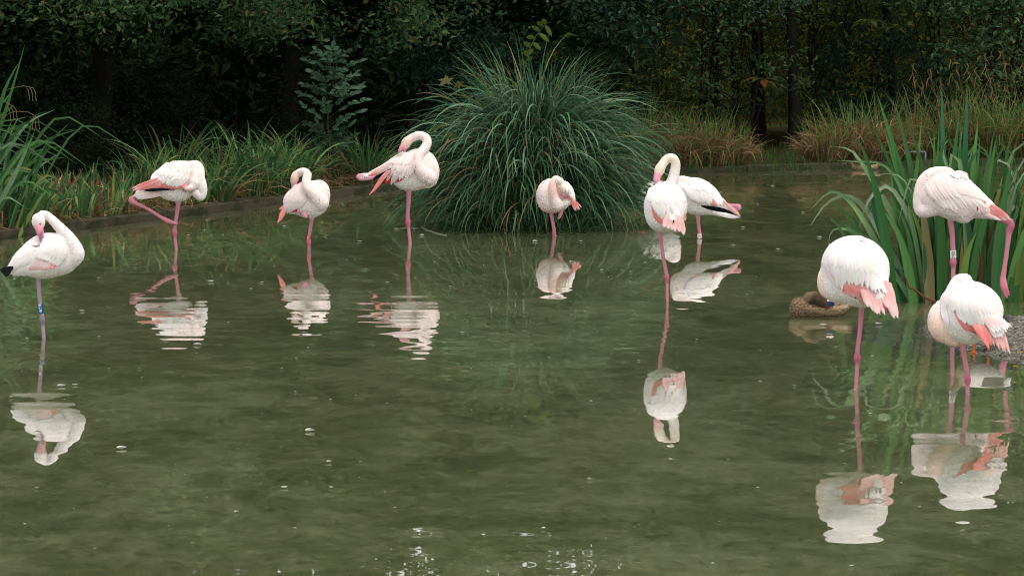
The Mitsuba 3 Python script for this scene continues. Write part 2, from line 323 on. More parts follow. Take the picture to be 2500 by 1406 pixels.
# right: a wood with dark trunks and yellowing leaves behind
for px, Y, r0, lean, zc, rr, seed, pal, lab in (
        (1752, 26.5, .05, .1, 5.6, 1.7, 31, DARK, 'slender forked tree behind the brown sedge tussock'),
        (1850, 27.5, .11, 0, 6.2, 2.2, 32, BLUE, 'ivy clad dark tree, left one of the two thick trunks'),
        (1942, 25.5, .09, -.05, 6.0, 2.1, 33, BLUE, 'straight dark tree, right one of the two thick trunks'),
        (1545, 28.0, .05, .15, 3.6, 1.9, 34, YELL, 'thin tree just right of the great sedge clump'),
        (2390, 26.0, .12, .25, 5.6, 2.4, 35, DARK, 'leaning dark tree behind the seeding sedge at the right'),
        (2190, 29.0, .08, -.1, 5.8, 2.0, 36, DARK, 'thin dark tree behind the metal handle'),
        (2560, 27.0, .14, 0, 5.4, 2.4, 37, BLUE, 'dark tree at the right edge of the wood')):
    Y = DR(Y); X = XY(px, Y)
    tree('woodland_tree', lab, 'tree', (X, Y, GROUND_Z - .05), (X + lean * 3, Y, zc + 1), r0, [
        dict(c=(X, Y - .2, zc - .8), r=(rr, 1.8, 3.0), clumps=110, per=48, leaf=.10, spread=.26, pal=pal, shell=.6, zlo=1.5),
        dict(c=(X, Y - 1.3, 3.5), r=(rr * .9, .6, 1.5), clumps=38, per=60, leaf=.085, spread=.22, pal=BLUE if pal is YELL else pal, shell=.6, zlo=1.75),
        dict(c=(X, Y + .8, zc + .5), r=(rr * 1.1, 2.4, 2.8), clumps=160, per=34, leaf=.2, spread=.45, pal=pal, shell=.3, zlo=2.6)], seed, limbs=12, r1=r0 * .5)
for px, Y, z, r, seed, pal, lab in (
        (1500, 26.5, 1.3, (1.3, .8, 1.1), 41, YELL, 'olive shrub right behind the great sedge clump'),
        (1660, 29.5, 1.6, (1.4, .9, 1.5), 42, YELL, 'yellow green shrub deep in the wood left of the forked tree'),
        (1800, 30.5, 1.5, (1.3, .9, 1.4), 43, YELL, 'yellowing shrub between the forked tree and the thick trunks'),
        (2020, 29.5, 1.5, (1.3, .9, 1.4), 44, YELL, 'yellowing shrub right of the straight dark trunk'),
        (2130, 26.8, 1.1, (1.2, .8, 1.0), 45, BLUE, 'broad leaved dark shrub behind the middle tussock'),
        (2330, 29.5, 1.7, (1.5, .9, 1.6), 46, YELL, 'olive shrub in front of the leaning tree'),
        (2480, 25.4, 1.5, (1.3, .8, 1.5), 47, DARK, 'dark shrub at the right edge above the sedge')):
    Y = DR(Y); X = XY(px, Y)
    tree('woodland_shrub', lab, 'shrub', (X, Y, GROUND_Z - .03), (X + .1, Y, z + .6), .03, [dict(c=(X, Y, z), r=r, clumps=85, per=40, leaf=.10, spread=.2, pal=pal, shell=.3, zlo=.1)], seed, limbs=14, from_t=.05)
for px, Y, h, seed, pal in ((1560, 25.5, 3.4, 61, YELL), (1625, 27.0, 3.8, 62, BLUE), (1695, 25.8, 3.2, 63, DARK), (1795, 26.5, 3.6, 64, BLUE), (1822, 25.2, 2.8, 65, DARK), (2008, 26.3, 3.4, 66, YELL), (2075, 27.0, 3.6, 67, BLUE), (2280, 27.5, 3.6, 68, DARK), (2440, 26.5, 3.2, 69, YELL)):
    Y = DR(Y); X = XY(px, Y)
    tree('young_tree', f'spindly young tree with {["olive", "dull green", "dark green"][[YELL, BLUE, DARK].index(pal)]} leaves, {YOUNG[px]}', 'tree', (X, Y, GROUND_Z - .03), (X + .35 * math.sin(seed * 3), Y, h), .028,
         [dict(c=(X, Y - .1, h * .55), r=(.95, .5, h * .42), clumps=26, per=34, leaf=.095, spread=.17, pal=pal, shell=.5, zlo=.5)], seed, limbs=22, from_t=.12)
# the wood goes on behind as one mass
rng = np.random.default_rng(77); mb = MB()
for k in range(46):
    X = rng.uniform(-15, 17); Y = DR(rng.uniform(33, 44)) if X > 0 else DL(rng.uniform(25, 36))
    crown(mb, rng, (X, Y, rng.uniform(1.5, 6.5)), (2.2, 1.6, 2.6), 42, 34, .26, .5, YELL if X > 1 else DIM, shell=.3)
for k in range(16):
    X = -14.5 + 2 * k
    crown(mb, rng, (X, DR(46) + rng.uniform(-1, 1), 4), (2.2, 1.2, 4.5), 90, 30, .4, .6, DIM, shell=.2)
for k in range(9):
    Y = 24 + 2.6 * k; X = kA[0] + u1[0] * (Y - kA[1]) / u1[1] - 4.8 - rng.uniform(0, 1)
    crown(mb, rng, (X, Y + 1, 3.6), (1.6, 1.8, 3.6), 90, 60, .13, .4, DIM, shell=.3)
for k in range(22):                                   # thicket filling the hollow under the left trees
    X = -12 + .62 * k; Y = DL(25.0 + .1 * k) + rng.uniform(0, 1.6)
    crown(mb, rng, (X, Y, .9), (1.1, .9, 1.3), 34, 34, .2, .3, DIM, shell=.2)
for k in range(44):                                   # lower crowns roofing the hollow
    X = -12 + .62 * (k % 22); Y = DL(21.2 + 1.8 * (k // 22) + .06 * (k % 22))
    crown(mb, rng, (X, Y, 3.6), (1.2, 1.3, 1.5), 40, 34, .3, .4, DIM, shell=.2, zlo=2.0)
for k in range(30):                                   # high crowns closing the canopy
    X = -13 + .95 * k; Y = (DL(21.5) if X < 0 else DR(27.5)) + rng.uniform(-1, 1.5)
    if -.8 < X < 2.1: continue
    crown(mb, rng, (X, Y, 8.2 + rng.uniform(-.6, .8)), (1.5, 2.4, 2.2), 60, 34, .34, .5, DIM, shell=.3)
mb.build('wood', 'm_leaf', label='deep mass of dark and yellowing wood behind the pond', cat='wood', kind='stuff')
# ------------------------------------------------------------------ sedges, reeds, iris, sapling
SEDGE = [(5, (0.040, 0.100, 0.052)), (4, (0.075, 0.155, 0.085)), (2, (0.15, 0.245, 0.150)), (.9, (0.13, 0.165, 0.05)), (.9, (0.22, 0.165, 0.085))]
BANK = [(5, (0.045, 0.112, 0.040)), (4, (0.07, 0.16, 0.056)), (2.4, (0.15, 0.26, 0.10)), (1, (0.22, 0.24, 0.075)), (1.2, (0.20, 0.125, 0.07))]
BROWN = [(5, (0.17, 0.088, 0.048)), (3, (0.26, 0.165, 0.085)), (2, (0.42, 0.30, 0.17)), (1.6, (0.08, 0.14, 0.045)), (1.5, (0.15, 0.21, 0.06))]
def fan(rng, n, root, rad, L, th0, th1, w, pal, seg=6, kink=0., power=1.3, zmin=None, az=None):
    a = rng.uniform(0, 2 * np.pi, n) if az is None else rng.normal(az[0], az[1], n)
    rr = np.sqrt(rng.random(n)); b = a + rng.normal(0, .5, n)
    roots = np.asarray(root, float) + np.column_stack([rr * rad[0] * np.cos(b), rr * rad[1] * np.sin(b), 0 * a])
    f = lambda x: rng.uniform(x[0], x[1], n)
    s = 0.35 + 0.65 * rr
    return blades(rng, roots, a, f(L), f(th0) * s, f(th1) * (0.6 + .4 * rr), f(w), pick(rng, pal, n), seg, power, kink, zmin)

# the great sedge clump standing in the water
Yc = G(1300, 566)[1] + .95
C0 = np.array([XY(1302, Yc), Yc, -0.1])
rng = np.random.default_rng(100)
clump = hold('sedge_clump', 'great rounded clump of dark green arching sedge standing in the water', 'sedge')
mb = MB()
def mound(n, r0, r1, az=None):
    a = rng.uniform(0, 2 * np.pi, n) if az is None else rng.normal(az[0], az[1], n)
    rr = np.sqrt(rng.uniform(r0 * r0, r1 * r1, n))
    return a, rr, C0 + np.column_stack([.62 * rr * np.cos(a), .55 * rr * np.sin(a), .12 + .74 * (1 - rr ** 2)])
def layer(n, r0, r1, L, th0, th1, w, pal, seg=9, kink=.08, power=1.3, az=None):
    a, rr, roots = mound(n, r0, r1, az); f = lambda x: rng.uniform(x[0], x[1], n)
    return blades(rng, roots, a + rng.normal(0, .35, n), f(L), f(th0), f(th1), f(w), pick(rng, pal, n, .4), seg, power, kink, -.03)
mb.add(*layer(640, 0, .65, (.7, 1.35), (.0, .45), (.5, 2.8), (.013, .027), SEDGE, 9, .2, 1.6))
mb.add(*layer(900, .35, .9, (.95, 1.4), (.12, .55), (2.5, 3.1), (.013, .028), SEDGE, 10, .06, 1.2))
mb.add(*layer(900, .7, 1.05, (.75, 1.2), (.2, .7), (2.7, 3.12), (.012, .024), SEDGE, 9, .05, 1.0))
mb.add(*layer(700, .9, 1.25, (.4, .8), (.2, .7), (1.8, 2.9), (.008, .014), SEDGE, 6, .1, 1.2))
mb.add(*layer(25, .3, .9, (1.1, 1.5), (.3, .7), (1.9, 2.7), (.006, .011), SEDGE, 10, 0, 1.3, az=(2.9, .6)))
mb.add(*layer(60, .3, .9, (1.3, 1.7), (.3, .7), (1.9, 2.7), (.006, .011), SEDGE, 10, 0, 1.3, az=(.2, .5)))
mb.build('foliage', 'm_blade', clump, kind='stuff')
ms = trimesh.creation.icosphere(subdivisions=3); mv = ms.vertices * [.52, .46, .72] * (1 + .15 * (meshkit.fbm(ms.vertices * 3, 3)[:, None] - .5)) + C0 + [0, 0, .05]
put('root_mound', (mv, ms.faces), 'm_soil', clump, smooth=True)
for k in range(150):                                  # the nearest, broadest blades one by one
    mb = MB().add(*layer(1, .1, .95, (.9, 1.6), (.1, .55), (1.9, 2.95), (.018, .029), SEDGE[1:3], 12, .12, 1.25, az=(-1.57, .8)))
    mb.build('blade', 'm_blade', clump)
mb = MB()
for k in range(9):                                    # thin bare stems sticking out
    mb.add(*fan(rng, 1, C0 + [rng.uniform(-.3, .3), 0, .6], (.1, .1), (1.1, 1.5), (.1, .5), (.5, 1.1), (.004, .006), SEDGE[1:], 8))
mb.build('flower_stem', 'm_blade', clump, kind='stuff')

# left bank
def along(t0, t1, n, rng, off):                       # points behind the left kerb between two photo columns
    p0, p1 = G(t0, 583 - .1261 * t0), G(t1, 583 - .1261 * t1)
    t = rng.random(n); nrm = np.array([-u1[1], u1[0]]) / np.linalg.norm(u1)
    o = rng.uniform(*off, n)
    p = p0 + (p1 - p0) * t[:, None]; p[:, :2] += nrm * o[:, None]; p[:, 2] = GROUND_Z
    return p
rng = np.random.default_rng(101)
mb = MB(); U = lambda a, b, n: rng.uniform(a, b, n)
for r in along(-260, 545, 125, rng, (.14, 1.5)):
    hgt = rng.uniform(.42, 1.0); n = int(rng.integers(12, 34)); tint = rng.uniform(.75, 1.25)
    pal = BANK if rng.random() < .8 else BANK[:2] + BROWN[:3]
    rad = rng.uniform(.08, .2); v, f, c = fan(rng, n, r, (rad, rad), (.3 * hgt, .6 * hgt), (.02, .5), (.15, rng.uniform(.9, 2.3)), (.020, .044), pal, 6, .18, 1.5, zmin=0.)
    mb.add(v, f, c * tint)
n = 900; R = along(-260, 540, n, rng, (.14, .5))
mb.add(*blades(rng, R, U(-2.6, -.4, n), U(.2, .5, n), U(.4, 1.2, n), U(1.7, 2.7, n), U(.008, .016, n), pick(rng, BROWN, n), 5, 1.2, .2, zmin=.0))
mb.build('short_sedge', 'm_blade', label='short dense green sedge with brown tips along the left bank', cat='sedge', kind='stuff')
mb = MB()
for i in range(17):
    px = 525 + 28 * i + rng.uniform(-10, 10); r = along(px, px + 1, 1, rng, (.25, 1.2))[0]; hh = rng.uniform(.5, 1.0)
    mb.add(*fan(rng, 95, r, (.16, .16), (.5 * hh, 1.15 * hh), (.05, .6), (1.0, 2.7), (.014, .032), BANK, 8, .12, 1.4, zmin=.0))
n = 500; R = along(500, 1010, n, rng, (.18, .8))
mb.add(*blades(rng, R, U(-2.9, -.2, n), U(.3, .8, n), U(.5, 1.2, n), U(1.6, 2.6, n), U(.006, .012, n), pick(rng, BROWN, n), 5, 1.2, .1, zmin=.0))
mb.build('arching_sedge', 'm_blade', label='long arching green sedge on the bank round the foot of the ash sapling', cat='sedge', kind='stuff')
# low grass behind the kerbs
mb = MB(); n = 2500; R = np.column_stack([rng.uniform(1.6, 9, n), rng.uniform(kC[1] - 1, DR(25), n), np.full(n, GROUND_Z)])
mb.add(*blades(rng, R, U(0, 6.28, n), U(.06, .2, n), U(0, .5, n), U(.3, 1.4, n), U(.006, .01, n), pick(rng, [(1, (.04, .10, .03)), (1, (.06, .12, .03))], n), 3))
R[:, :2] = np.column_stack([rng.uniform(-6, 1, n), rng.uniform(33, 48, n)]); keep = ((R[:, :2] - kA) @ np.array([-u1[1], u1[0]])) / np.linalg.norm(u1) > .3
m = keep.sum(); mb.add(*blades(rng, R[keep], U(0, 6.28, m), U(.06, .3, m), U(0, .5, m), U(.3, 1.4, m), U(.006, .01, m), pick(rng, BANK, m), 3))
mb.build('grass', 'm_blade', label='low grass on the ground behind the kerb', cat='grass', kind='stuff')

# right bank tussocks
def tussock(name, label, spots, seed, pal, pal2):
    rng = np.random.default_rng(seed); key = hold(name, label, 'sedge'); mb = MB()
    for px, Y, n, L, rad in spots:
        r = (XY(px, Y), Y, GROUND_Z)
        mb.add(*fan(rng, n, r, (rad, rad * .7), (L * .55, L), (.1, .75), (1.0, 3.0), (.009, .020), pal, 7, .25, 1.3, zmin=.03))
        mb.add(*fan(rng, n // 6, r, (rad, rad * .7), (L * .9, L * 1.25), (.0, .4), (.5, 1.7), (.008, .016), pal2, 7, .2, 1.6, zmin=.03))
    mb.build('foliage', 'm_blade', key, kind='stuff')
    for k in range(24):
        px, Y, n, L, rad = spots[rng.integers(len(spots))]
        MB().add(*fan(rng, 1, (XY(px, Y), Y - .1, GROUND_Z), (rad, .1), (L * .9, L * 1.3), (.1, .6), (1., 2.4), (.014, .022), pal2, 8, .3, 1.4, az=(-1.57, .9), zmin=.03)).build('blade', 'm_blade', key)
    return key
GR = [(3, (0.09, 0.18, 0.05)), (3, (0.15, 0.24, 0.07)), (1, (.17, .17, .06)), (1.2, (.2, .12, .06))]
kY = lambda px: G(px, 422 - .0274 * (px - 1660))[1] + .45
tussock('sedge_tussock', 'rusty brown sedge tussock on the far kerb right of the great clump', [(1585, kY(1585), 420, .85, .25), (1660, kY(1660), 520, .8, .3), (1730, kY(1730), 420, .75, .3), (1790, kY(1790), 220, .6, .2), (1550, kY(1550) - .2, 200, .95, .2)], 201, BROWN, GR)
tussock('sedge_tussock', 'brown and green sedge tussock on the far kerb below the thick trunks', [(2015, kY(2015) - .05, 300, .7, .24), (2080, kY(2080), 420, .9, .3), (2150, kY(2150), 300, .9, .25)], 202, BROWN, GR)
k3 = tussock('sedge_tussock', 'tall yellowing sedge with seed stems at the right end of the far kerb', [(2240, kY(2240) + .4, 260, .95, .3), (2330, kY(2330) + .3, 340, 1.05, .35), (2420, kY(2420), 420, .95, .35), (2490, kY(2490), 420, 1.0, .35), (2560, kY(2560), 300, 1.0, .3)], 203, [(4, (0.07, 0.11, 0.03)), (3, (0.12, 0.15, 0.045)), (2.4, (0.2, 0.125, 0.06)), (1, (.3, .22, .11))], GR)
rng = np.random.default_rng(204)
for tip in ((2232, 190), (2245, 180), (2262, 165), (2290, 185), (2318, 175), (2330, 140), (2352, 150), (2378, 160), (2400, 125), (2418, 165), (2445, 120), (2465, 150), (2492, 130), (2300, 230), (2368, 235), (2225, 150)):
    Y = kY(tip[0] + 60) + rng.uniform(-.2, .4); mb = MB()
    r = np.array([XY(tip[0] + rng.uniform(25, 110), Y), Y, GROUND_Z]); e = at(*tip, Y + rng.uniform(-.1, .1))
    m = (r + e) / 2 + [-.02, 0, .12]
    hang = e + [rng.choice([-1, 1]) * .05, 0, -.03]
    p = spline([r, m, e, hang], 12)
    mb.add(*tube(p, np.linspace(.0045, .0022, 12), 4), (.16, .13, .05))
    for q in range(3):
        a = p[-1 - 2 * q]; mb.add(*tube(spline([a, a + [rng.uniform(-.05, .05), 0, -.05], a + [rng.uniform(-.07, .07), 0, -rng.uniform(.12, .2)]], 5), [.003, .006, .006, .005, .001], 4), np.array([.26, .16, .08]) * rng.uniform(.7, 1.2))
    mb.build('seed_stem', 'm_plain', k3)

# tall reeds at the left edge, each leaf a blade of its own
def leaf_strip(pts, width, col, n=12, fold=.22, tipfrac=.75, twist=0., base=.75):
    p = spline(pts, n); t = np.linspace(0, 1, n)
    d = np.gradient(p, axis=0); d /= np.linalg.norm(d, axis=1, keepdims=True)
    view = p - np.array([0, 0, EYE]); view /= np.linalg.norm(view, axis=1, keepdims=True)
    s0 = np.cross(d, np.array([0.15, 1.0, 0.1])); s0 /= np.linalg.norm(s0, axis=1, keepdims=True) + 1e-9
    nn = np.cross(s0, d); a = twist * np.ones(n) * (0.5 + t)
    s = np.cos(a)[:, None] * s0 + np.sin(a)[:, None] * nn; up = np.cross(s, d)
    w = width * .5 * (base + (1 - base) * np.minimum(1, 3 * t)) * np.where(t < tipfrac, 1, np.clip(1 - (t - tipfrac) / (1 - tipfrac), 0, 1) ** .75)
    v = np.stack([p - s * w[:, None], p - s * w[:, None] * .45 + up * w[:, None] * fold * .8, p + up * w[:, None] * fold, p + s * w[:, None] * .45 + up * w[:, None] * fold * .8, p + s * w[:, None]], 1)
    k = np.arange(n - 1)[:, None] * 5 + np.arange(4)[None]
    q = np.stack([k, k + 1, k + 6, k + 5], -1).reshape(-1, 4)
    c = np.asarray(col) * np.array([.94, 1.05, .97, 1.05, .94])[None, :, None] * (1 + .0 * t)[:, None, None]
    return v.reshape(-1, 3), q, np.broadcast_to(c, (n, 5, 3)).reshape(-1, 3)
rng = np.random.default_rng(301)
reed = hold('reed_clump', 'tall clump of long green reeds at the left edge of the picture', 'reeds')
Yr = G(0, 583)[1] + .35
REEDC = [(4, (.04, .11, .036)), (3, (.06, .145, .05)), (2, (.13, .24, .12)), (.6, (.2, .25, .08))]
ex = [[(-70, 540), (-5, 330), (35, 200), (61, 108)], [(-60, 520), (0, 260), (25, 190), (50, 148)], [(-50, 560), (40, 400), (120, 340), (197, 314)], [(-40, 560), (40, 450), (100, 370), (172, 298)],
      [(-60, 480), (10, 380), (70, 300), (135, 268)], [(-60, 420), (-10, 300), (20, 270), (35, 255)], [(-60, 560), (20, 470), (70, 400), (160, 385)], [(-30, 590), (30, 480), (80, 420), (150, 370)],
      [(10, 600), (25, 560), (60, 470), (136, 432)], [(44, 583), (70, 530), (100, 480), (137, 440)], [(-20, 600), (0, 500), (40, 420), (85, 320)], [(-60, 520), (-10, 440), (50, 415), (110, 440)],
      [(-50, 600), (10, 500), (60, 470), (40, 520)], [(0, 600), (-10, 520), (20, 450), (65, 415)], [(-60, 300), (-10, 280), (12, 245), (36, 215)], [(-60, 560), (-20, 400), (10, 340), (30, 292)]]
for e in ex:
    dd = rng.uniform(-.25, .35)
    pts = np.array([at(x, y, Yr + dd + .12 * i) for i, (x, y) in enumerate(e)])
    pts[0, 2] = min(pts[0, 2], .5)
    MB().add(*leaf_strip(pts, rng.uniform(.035, .055), pick(rng, REEDC, 1)[0], 12, twist=rng.uniform(-.5, .5), tipfrac=.5)).build('leaf', 'm_blade', reed, smooth=True)
for k in range(80):
    x0 = rng.uniform(-170, 60); y0 = 590 - .12 * x0 - rng.uniform(0, 40); L = rng.uniform(130, 330); a = rng.uniform(.05, .9)
    e = [(x0, y0), (x0 + .25 * L * a, y0 - .5 * L), (x0 + .62 * L * a, y0 - .85 * L), (x0 + L * a * 1.1, y0 - L * (1 - .45 * a))]
    Yb = Yr + (590 - y0) / 60 + rng.uniform(-.2, .2)
    pts = np.array([at(x, y, Yb + .1 * i * rng.uniform(-1, 1)) for i, (x, y) in enumerate(e)])
    MB().add(*leaf_strip(pts, rng.uniform(.022, .042), pick(rng, REEDC, 1)[0], 10, twist=rng.uniform(-.8, .8), tipfrac=.5)).build('leaf', 'm_blade', reed, smooth=True)
for e in ([(-40, 400), (0, 240), (50, 212), (80, 215)], [(-60, 420), (0, 295), (55, 272), (88, 285)], [(-40, 380), (-10, 255), (10, 249), (34, 262)]):
    pts = np.array([at(x, y, Yr) for x, y in e]); mb = MB().add(*tube(spline(pts, 12), .0025, 4), (.2, .16, .08))
    for q in range(3): mb.add(*tube(spline([pts[-1] + [-.03 * q, 0, 0], pts[-1] + [.02 - .03 * q, 0, -.03], pts[-1] + [.03 - .03 * q, 0, -.12]], 5), .0022, 4), (.25, .19, .1))
    mb.build('seed_stem', 'm_plain', reed)

# iris clump at the right
rng = np.random.default_rng(302)
iris = hold('iris_clump', 'tall sword leaved iris clump in the shallows behind the right hand flamingos', 'iris')
Yi = G(2310, 733)[1]
IRIS = [(4, (.058, .155, .050)), (3, (.095, .215, .070)), (2, (.045, .14, .075)), (1, (.16, .27, .07)), (.25, (.27, .22, .10))]
PALE = [(1, (.25, .36, .21)), (1, (.18, .30, .14))]
ex = [([(2262, 738), (2232, 560), (2200, 420), (2141, 228)], 22), ([(2275, 738), (2245, 520), (2215, 370), (2187, 260)], 20), ([(2285, 738), (2275, 500), (2250, 400), (2208, 275)], 19),
      ([(2305, 738), (2305, 500), (2302, 350), (2299, 204)], 20), ([(2325, 738), (2322, 500), (2330, 380), (2344, 266)], 19), ([(2345, 738), (2350, 500), (2357, 350), (2363, 211)], 26), ([(2365, 738), (2368, 520), (2377, 400), (2388, 292)], 19),
      ([(2410, 738), (2432, 560), (2448, 440), (2468, 323)], 21), ([(2355, 738), (2340, 520), (2343, 400), (2346, 306)], 16), ([(2250, 738), (2225, 560), (2190, 420), (2158, 312)], 18), ([(2235, 738), (2218, 560), (2240, 400), (2250, 290)], 16),
      ([(2385, 738), (2400, 600), (2405, 480), (2412, 366)], 16), ([(2420, 738), (2440, 600), (2470, 500), (2512, 410)], 20), ([(2400, 738), (2430, 620), (2470, 520), (2530, 470)], 19), ([(2380, 738), (2400, 640), (2440, 570), (2520, 500)], 18),
      ([(2340, 738), (2385, 600), (2430, 500), (2487, 400)], 20), ([(2330, 738), (2370, 640), (2420, 540), (2470, 440)], 19), ([(2320, 738), (2390, 650), (2460, 590), (2530, 520)], 16), ([(2290, 738), (2281, 640), (2284, 580), (2287, 556)], 24)]
arcs = [([(2240, 738), (2205, 700), (2165, 640), (2109, 539), (2069, 487), (2026, 469), (1976, 515)], 12), ([(2250, 738), (2215, 690), (2173, 614), (2117, 515), (2065, 477), (2015, 500), (1976, 555)], 13), ([(2255, 738), (2232, 640), (2205, 570), (2141, 460), (2105, 400), (2075, 365), (2036, 359)], 15),
        ([(2262, 738), (2245, 620), (2205, 500), (2165, 455), (2130, 475), (2108, 520), (2093, 573)], 11), ([(2240, 738), (2200, 690), (2140, 610), (2097, 570), (2055, 558), (2030, 565), (2022, 598)], 10), ([(2262, 738), (2230, 560), (2190, 440), (2150, 400), (2100, 395), (2040, 392)], 9),
        ([(2400, 738), (2440, 660), (2470, 600), (2495, 590), (2540, 620)], 17), ([(2330, 738), (2330, 520), (2315, 420), (2300, 365), (2318, 340)], 15), ([(2395, 738), (2425, 600), (2460, 520), (2495, 500), (2540, 520)], 15), ([(2300, 738), (2240, 560), (2225, 470), (2195, 430), (2160, 425), (2130, 430)], 8)]
for e, w in ex:
    dd = rng.uniform(-.12, .3); pts = np.array([at(x, y, Yi + dd + rng.uniform(-.03, .03)) for x, y in e]); pts[0, 2] = -.1
    MB().add(*leaf_strip(pts, 1.25 * w / pxscale(Yi), pick(rng, IRIS, 1)[0], 12, twist=rng.uniform(-.5, .5), tipfrac=.35)).build('leaf', 'm_blade', iris, smooth=True)
for e, w in arcs:
    dd = rng.uniform(-.1, .1); pts = np.array([at(x, y, Yi + dd + .03 * i * rng.uniform(-1, 1)) for i, (x, y) in enumerate(e)]); pts[0, 2] = -.1
    MB().add(*leaf_strip(pts, 1.25 * w / pxscale(Yi), pick(rng, PALE if rng.random() < .7 else IRIS, 1)[0], 18, twist=rng.uniform(-.9, .3), tipfrac=.45)).build('leaf', 'm_blade', iris, smooth=True)
for k in range(140):
    x0 = rng.normal(2325, 75) if k % 3 else rng.uniform(2240, 2540); L = rng.uniform(170, 350) if k % 5 else rng.uniform(330, 440); dx = (x0 - 2315) * rng.uniform(.2, .9) + rng.normal(0, 25); dd = rng.uniform(-.2, .4)
    bend = rng.normal(0, 14); y0 = 738
    e = [(x0, y0), (x0 + dx * .3 + bend * .5, y0 - L * .4), (x0 + dx * .65 + bend, y0 - L * .75), (x0 + dx * 1.1, y0 - L)]
    pts = np.array([at(x, y, Yi + dd + rng.uniform(-.05, .05)) for x, y in e]); pts[0, 2] = -.1
    MB().add(*leaf_strip(pts, rng.uniform(17, 30) / pxscale(Yi), pick(rng, IRIS, 1)[0] * (.85 if k % 3 else 1.15), 9, twist=rng.uniform(-.9, .9), tipfrac=.35)).build('leaf', 'm_blade', iris, smooth=True)
for k in range(26):                                   # arching ones that bend over at the tip
    x0 = rng.uniform(2240, 2450); sg = rng.choice([-1, 1]) if abs(x0 - 2340) < 50 else np.sign(x0 - 2340); L = rng.uniform(220, 420); wd = rng.uniform(50, 150) * sg
    e = [(x0, 738), (x0 + wd * .15, 738 - L * .5), (x0 + wd * .5, 738 - L * .92), (x0 + wd * .85, 738 - L * .97), (x0 + wd * 1.15, 738 - L * rng.uniform(.6, .85))]
    dd = rng.uniform(-.15, .3); pts = np.array([at(x, y, Yi + dd) for x, y in e]); pts[0, 2] = -.1
    MB().add(*leaf_strip(pts, rng.uniform(11, 19) / pxscale(Yi), pick(rng, PALE if k % 2 else IRIS, 1)[0] * .8, 14, twist=rng.uniform(-.9, .9), tipfrac=.4)).build('leaf', 'm_blade', iris, smooth=True)
for k in range(12):                                   # withered leaves at the foot
    x0 = rng.uniform(2240, 2400); L = rng.uniform(60, 170); e = [(x0, 738), (x0 + rng.normal(0, 15), 738 - L * .6), (x0 + rng.normal(0, 40), 738 - L)]
    pts = np.array([at(x, y, Yi - .1 + rng.uniform(-.1, .2)) for x, y in e]); pts[0, 2] = -.1
    MB().add(*leaf_strip(pts, .03, pick(rng, [(1, (.12, .10, .05)), (1, (.07, .045, .025))], 1)[0], 7, twist=rng.uniform(-.9, .9))).build('leaf', 'm_blade', iris, smooth=True)
p = np.array([at(x, y, Yi - .22) for x, y in ((2211, 678), (2220, 703), (2228, 704), (2262, 728), (2300, 742))])
MB().add(*tube(spline(p, 14), np.linspace(.007, .011, 14), 6), (.13, .055, .035)).build('broken_stem', 'm_plain', smooth=True, label='snapped reddish brown stem lying against the iris leaves', cat='stem')

# ash sapling
rng = np.random.default_rng(303)
ash = hold('ash_sapling', 'blue green ash sapling with feathered leaves on the left bank', 'sapling')
Ya = G(805, 470)[1] + .4
stem = spline([at(x, y, Ya) for x, y in ((800, 452), (806, 380), (800, 290), (812, 210), (815, 150))], 16)
MB().add(*tube(stem, np.linspace(.014, .004, 16), 6), (.05, .05, .035)).build('stem', 'm_plain', ash, smooth=True)
def lens(p, d, s, L, w, mb, col, droop=.15):
    d = d / np.linalg.norm(d); up = np.cross(s, d)
    t = np.array([0, .22, .5, .8, 1]); ww = np.array([.05, .75, 1, .55, 0.02]) * w / 2
    c = p + d * (t * L)[:, None] - np.array([0, 0, 1]) * (droop * L * t ** 2)[:, None]
    v = np.stack([c - s * ww[:, None] + up * ww[:, None] * .25, c, c + s * ww[:, None] + up * ww[:, None] * .25], 1).reshape(-1, 3)
    k = np.arange(4)[:, None] * 3 + np.arange(2)[None]
    mb.add(v, np.stack([k, k + 1, k + 4, k + 3], -1).reshape(-1, 4), np.asarray(col) * np.array([.95, 1.1, .95] * 5)[:, None])
tips = [(737, 205), (745, 147), (770, 120), (812, 116), (850, 128), (884, 150), (872, 178), (890, 207), (900, 243), (884, 275), (848, 288), (733, 228), (736, 258), (775, 300), (835, 320), (765, 345), (850, 345), (775, 190), (840, 215), (745, 300), (800, 330), (820, 170), (755, 175), (860, 160), (790, 140), (868, 228), (790, 250), (765, 210), (850, 195), (862, 305), (868, 330)]
for k, (x, y) in enumerate(tips):
    h = np.clip((452 - y) / 300 - .12, .15, .97); a = stem[int(h * 15)]; e = at(x, y, Ya + rng.uniform(-.35, .25))
    lk = f'{ash}__leaf' + (f'_{k:03d}' if k else ''); m = (a + e) / 2 + [0, 0, .05]
    r = spline([a, m, e], 12)
    scene[lk] = mikit.ply(tube(r, np.linspace(.003, .0015, 12), 4), 'm_stalk', smooth=True)
    L = np.linalg.norm(e - a); d0 = e - a; hor = np.cross(d0, [0, 0, 1.]); hor /= np.linalg.norm(hor) + 1e-9
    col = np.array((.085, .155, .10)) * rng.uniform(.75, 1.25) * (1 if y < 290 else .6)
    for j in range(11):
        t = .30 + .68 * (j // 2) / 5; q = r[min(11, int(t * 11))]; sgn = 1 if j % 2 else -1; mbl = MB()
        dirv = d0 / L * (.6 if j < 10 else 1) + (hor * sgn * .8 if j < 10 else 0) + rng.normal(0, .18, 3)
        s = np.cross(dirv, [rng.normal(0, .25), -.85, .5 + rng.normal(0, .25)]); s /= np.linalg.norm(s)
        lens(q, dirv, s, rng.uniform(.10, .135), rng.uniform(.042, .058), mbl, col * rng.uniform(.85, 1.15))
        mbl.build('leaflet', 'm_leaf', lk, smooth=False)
scene['m_stalk'] = matte(rgb((.06, .07, .035)))

